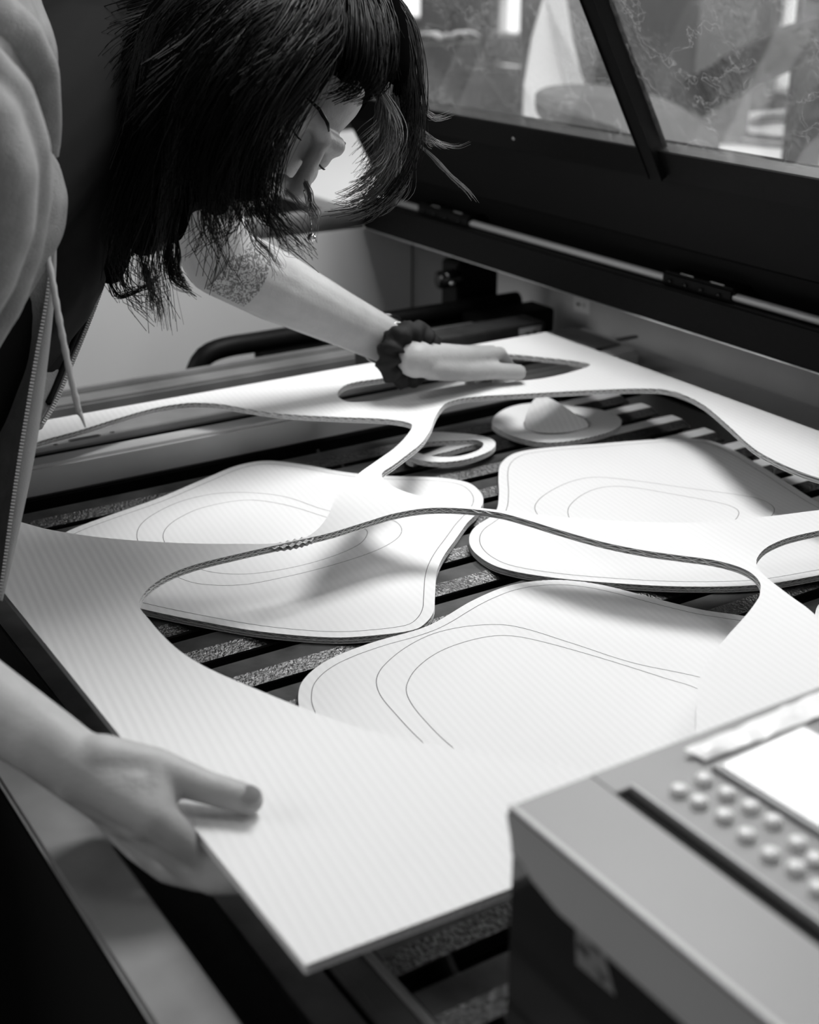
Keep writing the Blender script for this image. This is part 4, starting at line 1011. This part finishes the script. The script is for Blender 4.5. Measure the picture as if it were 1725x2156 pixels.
# hair ---------------------------------------------------------------
G = [[(0.6167,1.3934,1.4799),(0.5458,1.3999,1.4538),(0.4944,1.3943,1.4285),(0.4652,1.3762,1.4061),(0.4614,1.3649,1.3784),(0.4614,1.346,1.3399),(0.4666,1.3239,1.3015),(0.4659,1.3055,1.2631)],[(0.6259,1.3345,1.4762),(0.5554,1.339,1.4466),(0.5044,1.3493,1.428),(0.4711,1.3568,1.4004),(0.4685,1.3397,1.3623),(0.4763,1.322,1.3101),(0.4767,1.2966,1.2589)],[(0.6172,1.2637,1.4772),(0.5471,1.2414,1.4458),(0.5002,1.2369,1.4025),(0.4686,1.2257,1.3388),(0.4528,1.2183,1.2773),(0.4439,1.214,1.231),(0.4381,1.2097,1.2148),(0.4424,1.1914,1.209),(0.4553,1.1739,1.2161),(0.4705,1.1697,1.2273)],[(0.6178,1.2252,1.4778),(0.5484,1.1844,1.4359),(0.4996,1.1639,1.3834),(0.4725,1.1632,1.3208),(0.4554,1.1593,1.2649),(0.4504,1.159,1.2316),(0.4569,1.1569,1.2097),(0.4598,1.1569,1.1875)],[(0.6181,1.1976,1.4741),(0.5561,1.1526,1.4331),(0.5119,1.1315,1.3854),(0.4863,1.1321,1.3275),(0.4754,1.1405,1.2784),(0.4663,1.141,1.2416),(0.4728,1.1372,1.216),(0.4832,1.1345,1.1979)],[(0.6231,1.1797,1.4704),(0.5723,1.1299,1.4337),(0.5306,1.1092,1.3901),(0.5088,1.1113,1.3403),(0.5054,1.119,1.2993),(0.5107,1.1144,1.2707),(0.5106,1.1168,1.2494),(0.497,1.1188,1.2358)],[(0.6289,1.1634,1.4706),(0.5896,1.1189,1.4337),(0.5519,1.0976,1.3938),(0.5319,1.1022,1.3515),(0.529,1.1097,1.3108),(0.5309,1.1073,1.2823),(0.5248,1.1155,1.2649),(0.5053,1.124,1.2571)],[(0.6432,1.1544,1.4706),(0.6035,1.1101,1.4337),(0.572,1.0947,1.4008),(0.5497,1.0984,1.3666),(0.543,1.1102,1.3299),(0.5393,1.1096,1.2977),(0.5422,1.1042,1.2775),(0.5603,1.093,1.2649),(0.5749,1.086,1.2434)],[(0.654,1.1476,1.4706),(0.6165,1.1,1.4299),(0.5909,1.0889,1.4004),(0.5746,1.1014,1.3787),(0.5583,1.1128,1.3548),(0.5502,1.1159,1.3246),(0.5436,1.1128,1.2968),(0.5509,1.1056,1.2785),(0.5671,1.0966,1.2678)]]
GF = [[(0.6493,1.1651,1.4743),(0.6139,1.1035,1.4337),(0.5986,1.0859,1.4042),(0.5827,1.092,1.383),(0.5692,1.1115,1.3662)],[(0.6602,1.1583,1.4743),(0.6321,1.0983,1.4334),(0.6202,1.0785,1.4038),(0.6112,1.0801,1.3825),(0.5954,1.0987,1.3739)],[(0.6818,1.17,1.4739),(0.6614,1.1111,1.432),(0.6526,1.089,1.4017),(0.6431,1.0856,1.3825),(0.6302,1.1012,1.3718)],[(0.7075,1.1919,1.4733),(0.6985,1.1378,1.4298),(0.6908,1.1125,1.3945),(0.6817,1.1085,1.3746),(0.6667,1.1131,1.3646)],[(0.7268,1.2157,1.4685),(0.7276,1.1715,1.4317),(0.7182,1.1448,1.3911),(0.7101,1.1338,1.3582),(0.6984,1.1251,1.3254),(0.6824,1.1231,1.3007),(0.6609,1.1266,1.2802),(0.6363,1.1377,1.2711)],[(0.7388,1.2314,1.4637),(0.7466,1.1951,1.4259),(0.737,1.168,1.3844),(0.7294,1.1543,1.3465),(0.7181,1.1449,1.3129),(0.701,1.1433,1.2877),(0.6787,1.1481,1.2688),(0.6446,1.1666,1.2625)]]
GR = [[(0.6752,1.1269,1.3776),(0.6879,1.1213,1.3564),(0.6901,1.1201,1.3308),(0.6761,1.117,1.3063),(0.6594,1.1195,1.29),(0.6381,1.127,1.2778)],[(0.6833,1.1321,1.3726),(0.6824,1.131,1.343),(0.6676,1.1284,1.3186),(0.6535,1.1353,1.3015),(0.6428,1.1391,1.2954)],[(0.7082,1.139,1.3665),(0.7111,1.1353,1.3364),(0.699,1.1287,1.3075),(0.6806,1.1291,1.2847),(0.6566,1.1372,1.2702),(0.6358,1.1504,1.2702)],[(0.7314,1.1592,1.3592),(0.728,1.1469,1.3297),(0.7145,1.141,1.3003),(0.694,1.1426,1.2772),(0.6715,1.1496,1.2625),(0.6537,1.1596,1.2599)]]
GW = [[(0.7257,1.1586,1.3507),(0.7399,1.1553,1.3361),(0.7505,1.1465,1.3318),(0.7664,1.1373,1.3335)],[(0.7234,1.155,1.3402),(0.7448,1.146,1.3234),(0.7584,1.1332,1.3149),(0.7724,1.1252,1.3166)],[(0.7239,1.1515,1.3339),(0.7452,1.1424,1.3166),(0.7649,1.1343,1.2994),(0.7753,1.1204,1.2845),(0.7883,1.1021,1.264)],[(0.7221,1.1486,1.3255),(0.7412,1.1403,1.3073),(0.7573,1.1229,1.2924),(0.7741,1.1108,1.2895)],[(0.7271,1.1609,1.3571),(0.7479,1.1552,1.3462),(0.7646,1.143,1.3428),(0.7807,1.1341,1.3454)],[(0.7183,1.1468,1.3171),(0.7321,1.143,1.3009),(0.7463,1.1313,1.2954),(0.7605,1.1236,1.2979)],[(0.6071,1.1426,1.2957),(0.6072,1.1346,1.2795),(0.6054,1.1278,1.2634),(0.6007,1.1228,1.2472)],[(0.5812,1.131,1.291),(0.5894,1.12,1.279),(0.5932,1.1098,1.2631),(0.5851,1.1051,1.2432)],[(0.554,1.1165,1.2787),(0.5641,1.1104,1.2532),(0.576,1.0971,1.2413),(0.5834,1.0983,1.2273)],[(0.538,1.1228,1.2708),(0.5515,1.1145,1.2453),(0.5634,1.1012,1.2334),(0.5503,1.1046,1.2235)],[(0.4541,1.1684,1.2295),(0.4551,1.158,1.2097),(0.4552,1.1502,1.1939),(0.4543,1.1431,1.1781)],[(0.4668,1.1565,1.2216),(0.4669,1.1487,1.2058),(0.4747,1.137,1.1919),(0.4826,1.1294,1.1868)]]
crown = hd(0, -.035, .137)
G = [[tuple(crown + (np.array(g[0]) - crown) * .25 + np.array([0, 0, .02])), tuple(crown + (np.array(g[0]) - crown) * .65 + np.array([0, 0, .022]))] + list(g) for g in G]
GF = [[tuple(crown + (np.array(g[0]) - crown) * .3 + np.array([0, 0, .012]))] + list(g) for g in GF]
LOOSE = [[(0.5384,1.1169,1.3376),(0.5396,1.1093,1.2977),(0.5464,1.1015,1.2775),(0.5639,1.0908,1.2649),(0.5743,1.0843,1.2522),(0.579,1.0806,1.2375)],[(0.5396,1.1132,1.3054),(0.5411,1.1049,1.2775),(0.5563,1.0984,1.2707),(0.5778,1.0898,1.2678),(0.5954,1.0788,1.2551)],[(0.4551,1.159,1.29),(0.459,1.1532,1.2571),(0.4664,1.143,1.2327),(0.4837,1.1322,1.2199),(0.4997,1.1259,1.2277)],[(0.4994,1.1145,1.3086),(0.5004,1.1109,1.2764),(0.5144,1.1045,1.2553),(0.5051,1.1068,1.2349),(0.4868,1.1185,1.2222)],[(0.4465,1.2124,1.2572),(0.4339,1.2046,1.2251),(0.4372,1.1937,1.207),(0.4538,1.1715,1.2094),(0.4714,1.1614,1.2244),(0.4758,1.1644,1.2363)],[(0.4793,1.1318,1.2917),(0.4696,1.1368,1.2504),(0.4755,1.1296,1.2171),(0.4901,1.1185,1.2003),(0.5073,1.1153,1.203)],[(0.5212,1.1052,1.2917),(0.5082,1.1103,1.2591),(0.4927,1.1184,1.2427),(0.4836,1.1291,1.2396)]]
rng = np.random.default_rng(5)
def strands(groups, count, spread, rad, closedpairs=True, npt=16, wav=.004):
    v = []; f = []
    NG = [resample(catmull(g, False, 8), 1, False) if False else catmull(g, False, 8) for g in groups]
    RS = []
    for g in NG:
        s = np.concatenate([[0], np.cumsum(np.linalg.norm(np.diff(g, axis=0), axis=1))]); t = np.linspace(0, s[-1], npt)
        RS.append(np.stack([np.interp(t, s, g[:, k]) for k in range(3)], 1))
    tt = np.linspace(0, 1, npt)[:, None]
    clumps = [(rng.uniform(0, len(RS) - 1.001) if closedpairs else rng.integers(0, len(RS)), rng.normal(0, 1, 3), rng.uniform(0, 6.28), rng.uniform(.62, 1.08)) for _ in range(max(6, count // 22))]
    for _ in range(count):
        cu, co_, ph, ln = clumps[rng.integers(len(clumps))]
        u = cu + (rng.normal(0, .10) if closedpairs else 0); u = min(max(u, 0), len(RS) - 1.001)
        i = int(u); w = u - i
        p = RS[i] * (1 - w) + RS[min(i + 1, len(RS) - 1)] * w if closedpairs else RS[i].copy()
        k = ln * rng.uniform(.78, 1.0)
        s = np.linspace(0, min(k, 1.0), npt) * (npt - 1)
        p = np.stack([np.interp(s, np.arange(npt), p[:, q]) for q in range(3)], 1)
        p = p + co_ * spread * (.35 + .65 * tt) + rng.normal(0, 1, 3) * spread * .45 * (.4 + tt)
        p = p + wav * np.hstack([np.sin(tt * 11 + ph), np.cos(tt * 10 + ph), .6 * np.sin(tt * 8 + ph * 2)]) * tt ** 1.3
        r = rad * rng.uniform(.7, 1.3) * np.linspace(1, .35, npt)
        a, b_ = tube_data(p, r, 3, False)
        o = len(v); v += a; f += [tuple(o + x for x in q) for q in b_]
    return v, f
def hair_obj(name, m, *sets):
    v = []; f = []
    for a, b_ in sets:
        o = len(v); v += a; f += [tuple(o + x for x in q) for q in b_]
    o = from_data(name, v, f, m, pe, True); o['kind'] = 'stuff'; return o
hair_obj('hair', 'hair', strands(G, 3200, .009, .00080, wav=.017), strands([[*map(tuple, q)] for q in LOOSE], 150, .003, .0006, False, wav=.006), strands(GF[:4], 900, .004, .0009), strands(GF[4:], 300, .006, .0007, wav=.006))
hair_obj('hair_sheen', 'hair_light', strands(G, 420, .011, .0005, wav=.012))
hair_obj('backlit_strands', 'hair_backlit', strands(GR, 420, .006, .00045, wav=.006), strands(GW[:6], 90, .003, .00035, False), strands(GW[6:], 140, .005, .0004, False))
# solid locks underneath so the mass is opaque, and the cap over the skull
lk = Blob()
for g, r0 in zip(G, (.022, .024, .03, .032, .032, .030, .028, .022, .018)):
    q = catmull(g, False, 3); n = len(q)
    cutn = int(n * .72)
    w_ = (q - np.array([0, 0, 1.5])); w_ /= np.linalg.norm(w_, axis=1)[:, None]
    lk.chain([(*(q[i] + w_[i] * (r0 * 1.1)), r0 * (1 - .95 * (i / n) ** 1.5)) for i in range(cutn)], 10)
for g in GF[:4]:
    q = catmull(g, False, 3); n = len(q); w_ = (q - np.array([0, 0, 1.5])); w_ /= np.linalg.norm(w_, axis=1)[:, None]
    lk.chain([(*(q[i] + w_[i] * .020), .018 * (1 - .6 * i / n)) for i in range(int(n * .72))], 10)
for g in GF[4:]:
    q = catmull(g, False, 3); n = len(q)
    lk.chain([(*q[i], .010 * (1 - 1.6 * i / n) + .002) for i in range(int(n * .42))], 10)
lk.ball(hd(0, -.028, .042), (.086, .098, .090), AX, 28)
lk.build('hair_mass', 'hair_under', pe, .0035, 4)
# fine chain with a metal bead hanging from the neck
tube('necklace', catmull([(0.6015,1.1326,1.289),(0.6008,1.1251,1.2729),(0.6007,1.1193,1.2608),(0.5993,1.1162,1.2528)], False, 6), .0007, 'chrome', pe, 6)
pb_ = Blob(); pb_.ball((0.5984272679283941,1.1147903320114396,1.2487752690396678), .0042, None, 14)
pb_.build('pendant_bead', 'chrome', pe, .0009, 1)
